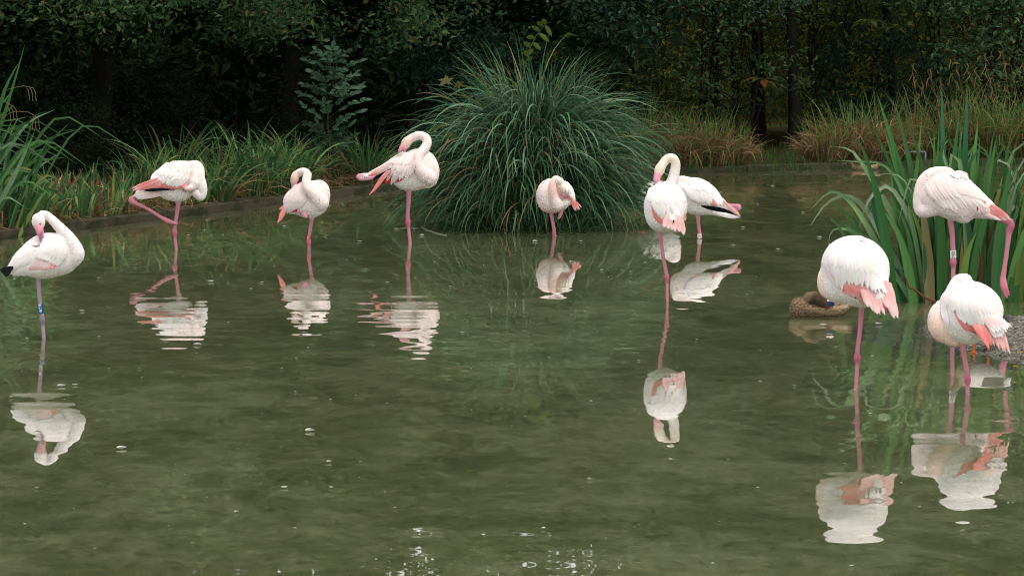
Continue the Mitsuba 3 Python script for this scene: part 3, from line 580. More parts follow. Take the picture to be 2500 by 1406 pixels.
# leafy shoot on top of the clump, yellow leaves caught in it
rng = np.random.default_rng(304)
shoot = hold('leafy_shoot', 'bright green leafy shoot rising from the top of the great sedge clump', 'shoot')
p = spline([at(x, y, C0[1]) for x, y in ((1275, 200), (1288, 140), (1305, 95), (1330, 62))], 14)
MB().add(*tube(p, np.linspace(.005, .002, 14), 5), (.10, .12, .04)).build('stem', 'm_plain', shoot, smooth=True)
for (x, y), (ex_, ey) in (((1288, 140), (1282, 122)), ((1290, 135), (1300, 118)), ((1296, 118), (1280, 100)), ((1300, 105), (1318, 117)), ((1306, 94), (1287, 88)), ((1314, 82), (1338, 96)), ((1318, 78), (1300, 62)), ((1326, 66), (1312, 52)), ((1330, 62), (1345, 82)), ((1332, 62), (1326, 44)), ((1285, 150), (1298, 138)), ((1284, 155), (1270, 148))):
    a, e = at(x, y, C0[1]), at(ex_, ey, C0[1] - .06); d = e - a; mbl = MB(); s = np.cross(d, [0, 1., .2]); s /= np.linalg.norm(s)
    lens(a, d, s, np.linalg.norm(d) * 1.15, .05, mbl, np.array((.095, .15, .03)) * rng.uniform(.6, 1.1)); mbl.build('leaf', 'm_leaf', shoot)
def maple(px, py, Y, size, col, label, name='maple_leaf', flat=False, rot=0.):
    a = []
    for k in range(5):
        for r_, o in ((1., 0), (.6, .22), (.68, .3), (.38, .63)):
            a.append((r_ * (1 - .12 * abs(k - 2)), (k - 2) * 1.05 + o))
    a = np.array(a); th = a[:, 1] + rot; ring = np.column_stack([a[:, 0] * np.sin(th), a[:, 0] * np.cos(th)]) * size
    c = at(px, py, Y) if not flat else G(px, py, .05)
    ex1, ex2 = (np.array([1, 0, .1]), np.array([0, -.55, .8])) if not flat else (np.array([1, 0, .05]), np.array([0, 1, .1]))
    v = [c] + [c + ex1 * x + ex2 * y - np.array([0, 0, 1]) * .25 * (x * x + y * y) / size for x, y in ring]
    n = len(ring); f = [[0, 1 + k, 1 + (k + 1) % n] for k in range(n)]
    MB().add(v, f, np.vstack([np.array(col) * .8, np.tile(col, (n, 1))])).build(name, 'm_leaf', label=label, cat='leaf')
maple(1088, 198, C0[1] - .5, (.105), (.22, .22, .10), 'pale yellow maple leaf caught high on the left side of the sedge clump')
maple(1100, 330, C0[1] - .5, (.08), (.22, .20, .05), 'yellow maple leaf lower in the sedge by the preening flamingo', rot=.7)
maple(1120, 205, C0[1] - .4, (.08), (.14, .14, .04), 'dull yellow leaf right beside the pale maple leaf', rot=2)
# chestnut saplings with drooping five-part leaves
def chestnut(px, py, Y, n, L, pal, label, seed):
    rng = np.random.default_rng(seed); key = hold('chestnut_sapling', label, 'sapling'); top = at(px, py, Y)
    MB().add(*tube(spline([(top[0] + .05, Y, GROUND_Z - .02), (top + [top[0] + .1, Y, 0]) / 2, top], 8), np.linspace(.013, .005, 8), 5), (.015, .012, .01)).build('stem', 'm_plain', key, smooth=True)
    for k in range(n):
        a = (k + .5) / n * 6.28 + rng.uniform(-.2, .2); d = np.array([np.cos(a), .6 * np.sin(a), rng.uniform(.0, .35)]); mbl = MB()
        s = np.cross(d, [0, 0, 1.]); s /= np.linalg.norm(s)
        lens(top, d, s, L * rng.uniform(.75, 1.1), L * .36, mbl, pick(rng, pal, 1)[0], .45); mbl.build('leaf', 'm_leaf', key)
chestnut(1862, 196, DR(23.6), 11, .36, [(1, (.10, .042, .016)), (1, (.06, .055, .016)), (1, (.04, .055, .018))], 'young chestnut with orange drooping leaves in front of the thick trunks', 401)
chestnut(2125, 52, DR(24.2), 11, .30, [(1, (.05, .065, .02)), (1, (.07, .08, .024))], 'young chestnut with green drooping leaves above the middle tussock', 402)
chestnut(2180, 68, DR(24.6), 8, .24, [(1, (.04, .06, .02)), (1, (.055, .07, .022))], 'smaller green leaved chestnut shoot right of the other', 403)
# metal handle
Yh = G(2215, 405)[1] + .1
MB().add(*tube(spline([at(2174, 405, Yh), at(2173, 382, Yh), at(2174, 375, Yh), at(2182, 373, Yh), at(2250, 371, Yh), at(2258, 373, Yh), at(2259, 380, Yh), at(2259, 405, Yh)], 40), .013, 8), (.20, .22, .25)).build('metal_handle', 'm_plain', smooth=True, label='low grey metal tube handle on the far kerb behind the iris leaves', cat='handle')
# twigs in the water left of the clump
for pts_, lab in ((((1028, 555), (1060, 540), (1110, 528)), 'thin pale twig sloping up out of the water beside the sedge clump'), (((1030, 556), (1060, 568), (1090, 575)), 'thin pale twig lying down in the water beside the sedge clump'), (((965, 560), (990, 557), (1020, 556)), 'thin bare floating stick behind the leg of the tall preening flamingo')):
    g0 = G(*pts_[0])[1]; q = [at(x, y, g0) if y < pts_[0][1] - 5 else G(x, y, .004) for x, y in pts_]
    q = [np.r_[a[:2], max(a[2], .004)] for a in q]
    MB().add(*tube(spline(q, 8), .005, 5), (.24, .22, .17)).build('twig', 'm_plain', smooth=True, label=lab, cat='twig')
maple(2491, 858, 0, .035, (.42, .24, .04), 'small orange yellow leaf lying on the gravel spit', 'fallen_leaf', flat=True, rot=.4)
maple(2478, 892, 0, .03, (.42, .27, .06), 'small yellow leaf at the water line of the gravel spit', 'fallen_leaf', flat=True, rot=1.4)
# ------------------------------------------------------------------ birds
def surface_nets(D, lo, cell):
    s = D < 0
    nx, ny, nz = D.shape
    c8 = [(a, b, c) for a in (0, 1) for b in (0, 1) for c in (0, 1)]
    sub = lambda A, o: A[o[0]:nx - 1 + o[0], o[1]:ny - 1 + o[1], o[2]:nz - 1 + o[2]]
    cnt = sum(sub(s, o).astype(np.int8) for o in c8)
    act = (cnt > 0) & (cnt < 8)
    idx = np.full(act.shape, -1); I = np.argwhere(act); idx[act] = np.arange(len(I))
    acc = np.zeros((len(I), 3)); num = np.zeros(len(I))
    for o in c8:
        for ax in range(3):
            if o[ax]: continue
            o2 = list(o); o2[ax] = 1
            a = D[I[:, 0] + o[0], I[:, 1] + o[1], I[:, 2] + o[2]]; b = D[I[:, 0] + o2[0], I[:, 1] + o2[1], I[:, 2] + o2[2]]
            m = (a < 0) != (b < 0); t = np.where(m, a / np.where(m, a - b, 1), 0)
            pt = np.tile(np.array(o, float), (len(I), 1)); pt[:, ax] += t
            acc += pt * m[:, None]; num += m
    V = lo + (I + acc / num[:, None]) * cell
    F = []
    for ax in range(3):
        a1, a2 = (ax + 1) % 3, (ax + 2) % 3
        sl0 = [slice(1, -1)] * 3; sl0[ax] = slice(0, -1); sl1 = list(sl0); sl1[ax] = slice(1, None)
        s0, s1 = s[tuple(sl0)], s[tuple(sl1)]
        E = np.argwhere(s0 != s1); inside = s0[s0 != s1]
        E = E + 1; E[:, ax] -= 1
        def cellat(d1, d2):
            e = E.copy(); e[:, a1] += d1; e[:, a2] += d2
            return idx[e[:, 0], e[:, 1], e[:, 2]]
        q = np.stack([cellat(-1, -1), cellat(0, -1), cellat(0, 0), cellat(-1, 0)], 1)
        q[~inside] = q[~inside][:, ::-1]
        F.append(q)
    return V, np.vstack(F)

def taubin(V, e, it):
    from scipy.sparse import coo_matrix
    n = len(V); A = coo_matrix((np.ones(2 * len(e)), (np.r_[e[:, 0], e[:, 1]], np.r_[e[:, 1], e[:, 0]])), shape=(n, n)).tocsr()
    deg = np.maximum(np.asarray(A.sum(1)), 1)
    for k in range(it):
        for lam in (.5, -.52):
            V = V + lam * (A @ V / deg - V)
    return V

def prim_dist(pr, X, Y, Z):
    if pr['t'] == 'e':
        (cx, cy, cz), (rx, ry, rz), a = pr['c'], pr['r'], math.radians(pr['a'])
        x, y, z = X - cx, Y - cy, Z - cz
        if pr.get('yaw'):
            b = math.radians(pr['yaw']); x, z = x * math.cos(b) + z * math.sin(b), -x * math.sin(b) + z * math.cos(b)
        x, y = x * math.cos(a) + y * math.sin(a), -x * math.sin(a) + y * math.cos(a)
        k0 = np.sqrt((x / rx) ** 2 + (y / ry) ** 2 + (z / rz) ** 2); k1 = np.sqrt((x / rx ** 2) ** 2 + (y / ry ** 2) ** 2 + (z / rz ** 2) ** 2)
        return np.where(k1 < 1e-6, -min(rx, ry, rz), k0 * (k0 - 1) / np.maximum(k1, 1e-6))
    (ax, ay, az, r1), (bx, by, bz, r2) = pr['p']
    dx, dy, dz = bx - ax, by - ay, bz - az; L2 = dx * dx + dy * dy + dz * dz + 1e-9
    h = np.clip(((X - ax) * dx + (Y - ay) * dy + (Z - az) * dz) / L2, 0, 1)
    return np.sqrt((X - ax - h * dx) ** 2 + (Y - ay - h * dy) ** 2 + (Z - az - h * dz) ** 2) - (r1 + (r2 - r1) * h)

def E(c, r, a=0, col='w', k=8, yaw=0): return [dict(t='e', c=c, r=r, a=a, col=col, k=k, yaw=yaw)]
def C(pts, col='w', k=4, smooth=True):
    p = np.asarray(pts, float)
    if smooth and len(p) > 2:
        p = spline(p, 4 * (len(p) - 1) + 1)
    cols = col if isinstance(col, list) else [col]
    n = len(p) - 1
    return [dict(t='c', p=(tuple(p[i]), tuple(p[i + 1])), col=cols[min(len(cols) - 1, i * len(cols) // n)], k=k if i == 0 else min(k, 1.5)) for i in range(n)]

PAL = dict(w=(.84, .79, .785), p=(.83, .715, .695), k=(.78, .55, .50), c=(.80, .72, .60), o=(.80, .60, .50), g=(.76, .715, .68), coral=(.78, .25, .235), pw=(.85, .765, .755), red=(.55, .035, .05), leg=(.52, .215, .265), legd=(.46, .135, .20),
           bill=(.62, .28, .36), black=(.012, .012, .014), pink=(.80, .46, .45), grey=(.20, .18, .19), legg=(.36, .27, .31), wh=(.88, .845, .845), lp=(.84, .63, .61),
           brown=(.17, .12, .075), dkb=(.06, .045, .032), buff=(.30, .22, .145), blue=(.03, .04, .14), orange=(.62, .16, .05), dg=(.16, .155, .15))

PLUMAGE = set('w p k c o g wh lp brown buff dkb dg'.split())
class Bird:
    def __init__(self, name, label, cat, foot, prims, cell=2.2, group=None, soft=2.2, bsdf='m_plume', dY=0., blotch=.05, ruffle=.75, flow=None):
        self.key = hold(name, label, cat, group)
        self.Y = G(*foot)[1] + dY; self.s = pxscale(self.Y); self.prims = prims
        P = []
        for q in prims:
            if q['t'] == 'e': m = max(q['r']); P += [np.array(q['c']) - m, np.array(q['c']) + m]
            else: P += [np.array(a[:3]) - a[3] for a in q['p']] + [np.array(a[:3]) + a[3] for a in q['p']]
        P = np.array(P); lo = P.min(0) - 4 * cell; hi = P.max(0) + 4 * cell
        n = np.ceil((hi - lo) / cell).astype(int) + 1
        ax = [(lo[i] + np.arange(n[i]) * cell).astype(np.float32) for i in range(3)]
        D = np.full(n, 60, np.float32)
        for q in prims:
            if q['t'] == 'e': m = max(q['r']); a, b = np.array(q['c']) - m, np.array(q['c']) + m
            else: a = np.min([np.array(w[:3]) - w[3] for w in q['p']], 0); b = np.max([np.array(w[:3]) + w[3] for w in q['p']], 0)
            pad = q['k'] + 3 * cell
            i0 = np.maximum(0, ((a - pad - lo) / cell).astype(int)); i1 = np.minimum(n, ((b + pad - lo) / cell).astype(int) + 2)
            sl = tuple(slice(*t) for t in zip(i0, i1))
            d = prim_dist(q, ax[0][sl[0]][:, None, None], ax[1][sl[1]][None, :, None], ax[2][sl[2]][None, None, :])
            o = D[sl]; k = q['k']; h = np.clip(.5 + .5 * (o - d) / k, 0, 1)
            D[sl] = o * (1 - h) + d * h - k * h * (1 - h)
        V, F = surface_nets(D, lo, cell)
        tm = trimesh.Trimesh(V, np.vstack([F[:, [0, 1, 2]], F[:, [0, 2, 3]]]), process=False)
        V = taubin(V, tm.edges_unique, 8)
        W = np.zeros((len(V), 3)); ws = np.zeros(len(V)); dm = np.full(len(V), 1e9); ds = []
        for q in prims:
            d = prim_dist(q, V[:, 0], V[:, 1], V[:, 2]); ds.append(d); dm = np.minimum(dm, d)
        for q, d in zip(prims, ds):
            w = np.exp(-np.clip((d - dm) / soft, 0, 40)) + 1e-12
            W += w[:, None] * np.array(PAL[q['col']]); ws += w
        col = W / ws[:, None]
        soft_ = sum(np.where(np.array([c in PLUMAGE for c in [q['col']]])[0], np.exp(-np.clip((d - dm) / soft, 0, 40)), 0) for q, d in zip(prims, ds)) / ws
        nrm = trimesh.Trimesh(V, tm.faces, process=False).vertex_normals
        if (np.einsum('ij,ij->i', V[tm.faces][:, 0], np.cross(V[tm.faces][:, 1], V[tm.faces][:, 2])).sum()) < 0: nrm = -nrm
        ruf = (meshkit.fbm(V / np.array([7., 11., 7.]) * (2.2 / cell), 3, 3) - .5) * 2
        V = V + nrm * (soft_ * ruf * ruffle)[:, None]
        f = meshkit.fbm(V / 9.0, 3, 5)
        col = col * (1 + blotch * 2 * (f[:, None] - .5) * np.array([.6, 1.2, 1.2]))
        # small body feathers lying over the trunk, all running back towards the tail
        rg = np.random.default_rng(int(foot[0]) + 5)
        thick = np.array([(max(q['r']) if max(q['r']) > 23 else 0) if q['t'] == 'e' else min(q['p'][0][3], q['p'][1][3]) for q in prims]); plum = np.array([q['col'] in PLUMAGE for q in prims])
        near_ = np.argmin(np.array(ds), 0); ok = np.flatnonzero((thick[near_] > 16) & plum[near_])
        if len(ok) and flow is not None:
            ii = rg.choice(ok, min(len(ok), 1800), replace=False); nn = nrm[ii]
            fl = np.array([flow[0], flow[1], flow[2] if len(flow) > 2 else 0.]); fl = fl / np.linalg.norm(fl) + rg.normal(0, .16, (len(ii), 3))
            tg = fl - nn * (fl * nn).sum(1, keepdims=True); ln = np.linalg.norm(tg, axis=1, keepdims=True); tg /= ln + 1e-6
            sd = np.cross(nn, tg); L = rg.uniform(6, 12, (len(ii), 1)) * np.clip(ln, .25, 1) * cell / 2.2; w_ = rg.uniform(1.1, 2.0, (len(ii), 1)) * cell / 2.2
            b0 = V[ii] - nn * .6
            vv = np.stack([b0, b0 + tg * L * .55 + sd * w_ + nn * .65, b0 + tg * L + nn * rg.uniform(.3, .9, (len(ii), 1)), b0 + tg * L * .55 - sd * w_ + nn * .65, b0 + tg * L * .5 + nn * .85], 1)
            kk = np.arange(len(ii))[:, None] * 5
            ff = np.vstack([kk + np.array([[0, 1, 4]]), kk + np.array([[1, 2, 4]]), kk + np.array([[2, 3, 4]]), kk + np.array([[3, 0, 4]])])
            cf = np.repeat(col[ii] * rg.uniform(.95, 1.05, (len(ii), 1)), 5, 0)
            put('body_feathers', (self.P(vv.reshape(-1, 3)), ff), 'm_feather', self.key, smooth=True, color=np.clip(cf, 0, 1), kind='stuff')
        inside = D < 0; any_ = inside.any(2); first = inside.argmax(2)
        zz = np.where(any_, lo[2] + first * cell, np.nan)
        ii = ndimage.distance_transform_edt(~any_, return_distances=False, return_indices=True)
        zz = zz[ii[0], ii[1]]; self.dm = ndimage.gaussian_filter(zz, 1.6); self.lo, self.cell = lo, cell
        wv = self.P(V)
        tris = np.vstack([F[:, [0, 1, 2]], F[:, [0, 2, 3]]])
        a = wv[tris]; vol = np.einsum('ij,ij->i', a[:, 0], np.cross(a[:, 1], a[:, 2])).sum()
        if vol < 0: tris = tris[:, ::-1]
        put('body', (wv, tris), bsdf, self.key, smooth=True, color=np.clip(col, 0, 1))
        self.rng = np.random.default_rng(int(foot[0]) * 7 + 1)
    def P(self, q):
        q = np.asarray(q, float)
        return at(q[..., 0], q[..., 1], self.Y + q[..., 2] / self.s)
    def front(self, x, y):
        c = np.stack([(np.asarray(x) - self.lo[0]) / self.cell, (np.asarray(y) - self.lo[1]) / self.cell])
        return ndimage.map_coordinates(self.dm, c, order=1, mode='nearest')
    def feather(self, base, tip, w, col, part, lift=1.2, name='feather', tipcol=None, sharp=.5, d=None, bow=0., tiplift=1.8, bsdf='m_feather'):
        base, tip = np.asarray(base, float), np.asarray(tip, float)
        n = 8; t = np.linspace(0, 1, n); ax = tip - base; L = np.hypot(*ax); u = ax / (L + 1e-9); s = np.array([-u[1], u[0]])
        c = base[:2] + np.outer(t, ax) + np.outer(np.sin(np.pi * t) * bow * L, s)
        prof = (0.5 + .5 * np.minimum(1, t / .35)) * np.where(t < .62, 1, np.clip(1 - ((t - .62) / .38) ** (2.2 - sharp), 0, 1) ** (.55 + .3 * sharp))
        hw = np.maximum(prof * w / 2, .15)
        cols = np.linspace(-1, 1, 5)
        px = c[:, None, 0] + s[0] * hw[:, None] * cols[None]; py = c[:, None, 1] + s[1] * hw[:, None] * cols[None]
        if d is None:
            z = self.front(px, py)
        else:
            z = np.broadcast_to((d[0] + (d[1] - d[0]) * t)[:, None], px.shape)
        z = z - lift - tiplift * t[:, None] - (1 - cols[None] ** 2) * min(1.6, .12 * w)
        v = self.P(np.stack([px, py, z], -1).reshape(-1, 3))
        k = np.arange(n - 1)[:, None] * 5 + np.arange(4)[None]
        q = np.stack([k, k + 1, k + 6, k + 5], -1).reshape(-1, 4)
        a = np.array(PAL[col]) if isinstance(col, str) else np.array(col); b = a if tipcol is None else np.array(PAL[tipcol] if isinstance(tipcol, str) else tipcol)
        cc = a + (b - a) * np.clip((t - .55) / .35, 0, 1)[:, None]
        if a[0] > .6 and a[1] < .5:                     # rosy quills are paler at the root
            cc = cc + (np.array(PAL['lp']) - cc) * (.42 * np.clip(1 - t / .5, 0, 1))[:, None]
        cc = cc[:, None] * np.array([.96, 1, .97, 1, .96])[None, :, None]
        MB().add(v, q, np.clip(cc.reshape(-1, 3), 0, 1)).build(name, bsdf, f'{self.key}__{part}', smooth=True)
    def row(self, base, tip, n, w, col, part='wing', lift=1.2, tipcol=None, name='feather', sharp=.5, jit=.05, bow=.0, tiplift=1.8, d=None):
        t = np.linspace(0, 1, n)
        if n > 3 and part != 'tail': n, w, jit = int(n * 1.8), w * .68, jit * 1.3
        t = np.linspace(0, 1, n)
        b = spline(np.column_stack([np.asarray(base, float), np.zeros(len(base))]), 40)[:, :2]; e = spline(np.column_stack([np.asarray(tip, float), np.zeros(len(tip))]), 40)[:, :2]
        for i, x in enumerate(t):
            k = int(round(x * 39)); bb, ee = b[k], e[k]
            L = np.hypot(*(ee - bb)); ee = ee + self.rng.normal(0, jit * L, 2) * [.6, .6]
            cc = np.array(PAL[col] if isinstance(col, str) else col) * self.rng.uniform(.96, 1.03) * np.array([1, self.rng.uniform(.96, 1.03), self.rng.uniform(.96, 1.03)])
            self.feather(bb, ee, w * self.rng.uniform(.9, 1.12), cc, part, lift + .35 * (i % 2), name, tipcol, sharp, d, bow, tiplift)
    def ring(self, a, b, r, col, text=None, tcol=(.02, .02, .02), label=None, th=None):
        a, b = np.asarray(a, float), np.asarray(b, float); n = 20
        p0, p1 = self.P(np.r_[a, 0]), self.P(np.r_[b, 0]); R = r / self.s
        axis = (p1 - p0); L = np.linalg.norm(axis); axis /= L
        q = [(0, .92), (.0, 1.), (L, 1.), (L, .92), (0, .92)]
        e1 = np.cross(axis, [0, 1., 0]); e1 /= np.linalg.norm(e1); e2 = np.cross(axis, e1)
        if e2[1] > 0: e2 = -e2
        ang = np.arange(n) / n * 2 * np.pi
        v = np.array([p0 + axis * h + R * k * (np.cos(x) * e1 + np.sin(x) * e2) for h, k in q[:-1] for x in ang])
        f = [[m * n + i, m * n + (i + 1) % n, ((m + 1) % 4) * n + (i + 1) % n, ((m + 1) % 4) * n + i] for m in range(4) for i in range(n)]
        lk = MB().add(v, f, col).build('leg_ring', 'm_plain', self.key, smooth=False, label=label)
        if text:                                      # lettering wrapped on the ring, reading along the leg
            th = th or R * .95
            tm = meshkit.text_mesh(text, th, .0012, bold=True)
            tv = np.array(tm.vertices); tv[:, 0] -= tv[:, 0].mean(); tv[:, 1] -= (tv[:, 1].max() + tv[:, 1].min()) / 2
            tv[:, 0] *= min(1., .9 * L / np.ptp(tv[:, 0]))
            a_ = tv[:, 1] / R                          # around the ring
            pos = (p0 + p1) / 2 + np.outer(tv[:, 0] * self.textdir, axis) + ((R * 1.0 + tv[:, 2])[:, None]) * (np.sin(a_)[:, None] * e1 * self.textside + np.cos(a_)[:, None] * e2)
            MB().add(pos, tm.faces, tcol).build('lettering', 'm_plain', lk)
    textdir, textside = 1, 1

FL = 'flamingos standing in the pond'
def legs(foot, pts, knob, kr, col='leg', col2=None, deep=50):
    # the standing leg: hip .. knob .. water line .. bed
    a = [(x, y, d, r) for x, y, d, r in pts]
    fx, fy = foot
    return (C(a + [(knob[0], knob[1] - kr * 1.1, 0, a[-1][3])], col, 3) + C([(knob[0], knob[1] - kr * .9, 0, kr * .72), (knob[0], knob[1], 0, kr), (knob[0] + .5, knob[1] + kr * 1.2, 0, kr * .7)], col2 or ('legd' if col == 'leg' else col), 3) +
            C([(knob[0] + .5, knob[1] + kr * 1.2, 0, a[-1][3] * .9), (fx, fy, 0, a[-1][3] * .88), (fx + 1, fy + deep, 0, a[-1][3] * .9)], col, 2) + E((fx + 1, fy + deep, -6), (9, 3, 12), col=col, k=3))

# 1 white young flamingo at the left edge
foot = (107, 824)
b = Bird('flamingo', 'white young flamingo with a blue leg ring and black wing tips, farthest left', 'flamingo', foot, flow=(-60, 30, 6), prims=
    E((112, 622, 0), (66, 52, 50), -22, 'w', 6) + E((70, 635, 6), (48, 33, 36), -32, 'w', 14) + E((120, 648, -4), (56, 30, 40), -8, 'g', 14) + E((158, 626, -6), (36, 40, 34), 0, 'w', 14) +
    E((138, 610, -18), (36, 38, 34), 20, 'w', 10) + C([(60, 640, 0, 26), (28, 660, 2, 11), (16, 663, 2, 6)], 'w', 10) +
    C([(178, 632, -16, 21), (186, 618, -22, 20), (173, 590, -24, 17), (152, 563, -22, 13.5), (131, 541, -18, 11), (116, 527, -16, 9.5), (104, 523, -18, 9.5)], 'w', 4) +
    E((94, 541, -24), (16.5, 21, 15), -8, 'w', 5) + C([(95, 556, -32, 10.5), (98, 568, -40, 8.5), (101, 580, -44, 6.5), (102, 587, -43, 4.6)], 'bill', 3) + C([(102, 588, -43, 4.2), (101.5, 594, -40, 2.6)], 'black', 1) +
    C([(103, 566, -48, 1.3), (99, 574, -51.6, 1.2), (102, 581, -50.2, 1.2)], 'black', .6) +
    legs(foot, [(93, 680, 0, 6), (96, 720, 0, 5), (100, 760, 0, 5.2)], (103, 781), 7.6, 'legg', 'grey', 60), blotch=.03)
K1 = b.key
W = 'wing'
b.row([(88, 590), (60, 605), (44, 625)], [(70, 625), (35, 640), (20, 655)], 7, 17, 'wh', 'far_wing')
b.row([(80, 608), (55, 622), (40, 635)], [(58, 650), (30, 660), (16, 663)], 6, 16, 'wh', 'far_wing', tipcol='g')
for i in range(5): b.feather((34 - 2 * i, 652 + 2 * i), (-2 + 3.5 * i, 660 + 4 * i), 9, 'black', 'tail', 2 + i * .4, d=(-14, -18 - i))
b.row([(70, 650), (95, 655), (110, 658)], [(30, 674), (58, 673), (80, 666)], 6, 13, 'wh', 'tail', lift=2)
for i in range(6): b.feather((88 + i * 3, 604 - i * 2), (76 + i * 5, 598 + i), 2.2, (.25, .22, .22), 'far_wing', 2.4)
b.row([(96, 640), (112, 648), (130, 650)], [(50, 667), (62, 668), (80, 665)], 5, 14, 'wh', W, lift=2.2)
b.feather((84, 660), (62, 672), 5, 'black', W, 3)
b.row([(95, 632), (112, 640), (126, 644), (140, 648)], [(70, 660), (86, 660), (100, 660), (134, 655)], 8, 13, 'lp', W, lift=3, tipcol='pink')
b.row([(120, 645), (132, 642), (142, 638)], [(108, 659), (122, 658), (135, 652)], 4, 9, 'coral', W, lift=3.2)
b.row([(110, 595), (125, 598), (145, 602), (160, 612)], [(88, 634), (106, 636), (122, 645), (140, 650)], 8, 18, 'wh', W, lift=4)
b.row([(112, 578), (130, 582), (150, 592), (163, 606)], [(98, 618), (118, 626), (136, 640), (148, 640)], 7, 19, 'wh', W, lift=5)
v = trimesh.creation.icosphere(subdivisions=2, radius=2.4 / b.s); v.apply_translation(b.P((98, 547.5, -38.5)))
put('eye', v, 'm_gloss', K1, smooth=True, color=np.tile([.01, .01, .012], (len(v.vertices), 1)))
b.textdir = 1; b.textside = -1
b.ring((98.2, 744), (100.8, 766), 6.6, (.015, .10, .22), 'PTW', (.75, .8, .85), 'blue leg ring with the white letters PTW')

# 2 flamingo with the hind leg bent back
foot = (430, 610)
b = Bird('flamingo', 'flamingo with a hind leg bent back and its head under its wing', 'flamingo', foot, flow=(-60, 28, 0), prims=
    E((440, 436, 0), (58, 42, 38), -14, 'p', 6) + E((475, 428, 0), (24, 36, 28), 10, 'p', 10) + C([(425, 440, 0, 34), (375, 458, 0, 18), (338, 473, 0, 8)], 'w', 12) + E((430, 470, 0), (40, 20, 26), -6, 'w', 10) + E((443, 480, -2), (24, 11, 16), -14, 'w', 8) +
    C([(474, 402, -14, 10), (473, 420, -24, 9), (476, 432, -30, 9)], 'p', 3) + C([(483, 428, -20, 14), (491, 450, -22, 13), (495, 470, -22, 10.5), (490, 481, -22, 9.5), (478, 472, -25, 10)], ['p', 'w', 'w', 'p'], 4) +
    E((474, 447, -32), (12.5, 17, 12), 8, 'w', 4) + C([(468, 458, -38, 8), (460, 461, -42, 7), (453, 462, -43, 5)], 'lp', 3) + C([(450, 459, -44, 1.5), (447, 464, -45, 1.6), (452, 468, -45, 1.5), (458, 465, -45, 1.2)], 'black', .6) +
    legs(foot, [(437, 484, 0, 6.5), (432, 520, 0, 4.8), (427, 555, 0, 4.3)], (426, 567), 6.6, deep=45) +
    C([(352, 470, 0, 7), (330, 480, 0, 6)], 'leg', 3) + C([(322, 485, 0, 6.6), (321, 491, 0, 7), (329, 496, 0, 6)], 'leg', 3) + C([(330, 496, 0, 5.2), (360, 510, 0, 4), (390, 529, 0, 4.2), (403, 536, 0, 5)], 'leg', 3) + C([(404, 537, 0, 5.2), (412, 541, -2, 5.6), (424, 545, -8, 4), (434, 547, -9, 2)], 'leg', 3) + C([(405, 540, 2, 3), (403, 543, 2, 2)], 'leg', 2), blotch=.05)
b.row([(395, 468), (410, 472)], [(322, 478), (335, 487)], 5, 9, 'lp', 'tail', tipcol='w', d=(-16, -4))
b.row([(425, 462), (405, 462)], [(356, 462), (350, 464)], 3, 6, 'black', W, lift=2, d=(-34, -16))
b.row([(385, 436), (400, 448), (440, 458)], [(318, 464), (330, 464), (380, 460)], 5, 13, 'coral', W, lift=2, tipcol='pink', d=(-28, -12))
b.row([(385, 440), (410, 446), (440, 448), (455, 448)], [(364, 452), (392, 462), (420, 464), (445, 459)], 7, 13, 'coral', W, lift=3)
b.row([(393, 412), (410, 416), (430, 418), (450, 425), (462, 428)], [(366, 438), (384, 446), (396, 450), (414, 458), (440, 455)], 9, 15, 'wh', W, lift=4)
b.row([(410, 398), (430, 398), (450, 400), (466, 412)], [(382, 428), (404, 436), (424, 440), (446, 445)], 8, 16, 'wh', W, lift=5)
b.row([(425, 394), (445, 393), (462, 396)], [(406, 410), (430, 418), (455, 425)], 5, 15, 'p', W, lift=5.6)

# 3 small flamingo, folded neck, head in its back
foot = (754, 608)
b = Bird('flamingo', 'small pale pink flamingo with a red leg ring, head tucked in its back', 'flamingo', foot, flow=(-45, 40, 0), prims=
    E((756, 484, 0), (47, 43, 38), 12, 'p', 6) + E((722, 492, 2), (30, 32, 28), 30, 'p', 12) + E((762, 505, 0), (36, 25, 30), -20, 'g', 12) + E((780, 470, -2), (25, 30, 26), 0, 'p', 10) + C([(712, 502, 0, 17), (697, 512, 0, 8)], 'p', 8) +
    C([(783, 494, -22, 20), (766, 476, -34, 16), (750, 458, -36, 12.5), (748, 440, -30, 10.5), (751, 426, -22, 9.6), (742, 419, -14, 9), (731, 421, -8, 9)], 'p', 3.5) +
    E((720, 434, -6), (10.5, 17, 10), 14, 'o', 4) + C([(717, 446, -7, 7.5), (716, 456, -4, 5)], 'bill', 3) +
    E((763, 529, 0), (5, 6, 5), 0, 'w', 4) + legs(foot, [(762, 528, 0, 5), (757, 560, 0, 4.2), (754.5, 580, 0, 4)], (754, 592), 5.6, deep=55) + C([(738, 521, -22, 4), (744, 528, -26, 4), (748, 531, -27, 2.5)], 'bill', 2) + C([(742, 521, -22, 3.6), (749, 527, -26, 3.4)], 'bill', 2))
b.row([(700, 500), (706, 505)], [(682, 512), (684, 510)], 2, 8, 'coral', 'tail', d=(-4, -2)); b.feather((700, 508), (677, 546), 10, 'coral', 'tail', d=(-6, -6), sharp=1); b.feather((698, 503), (681, 533), 9, 'coral', 'tail', 1, d=(-6, -4))
b.row([(708, 500), (724, 506)], [(706, 520), (722, 519)], 4, 8, 'red', W, lift=1.5)
b.row([(712, 462), (722, 470), (738, 478), (750, 484)], [(696, 518), (703, 523), (716, 512), (728, 508)], 7, 14, 'pw', W, lift=2.4)
b.row([(722, 450), (735, 458), (748, 470)], [(700, 490), (714, 498), (730, 500)], 6, 15, 'p', W, lift=3.4)
b.ring((753.2, 574), (752.8, 584), 5.6, (.35, .03, .04), 'NA', (.75, .7, .68), 'red leg ring with white marks', th=.02)

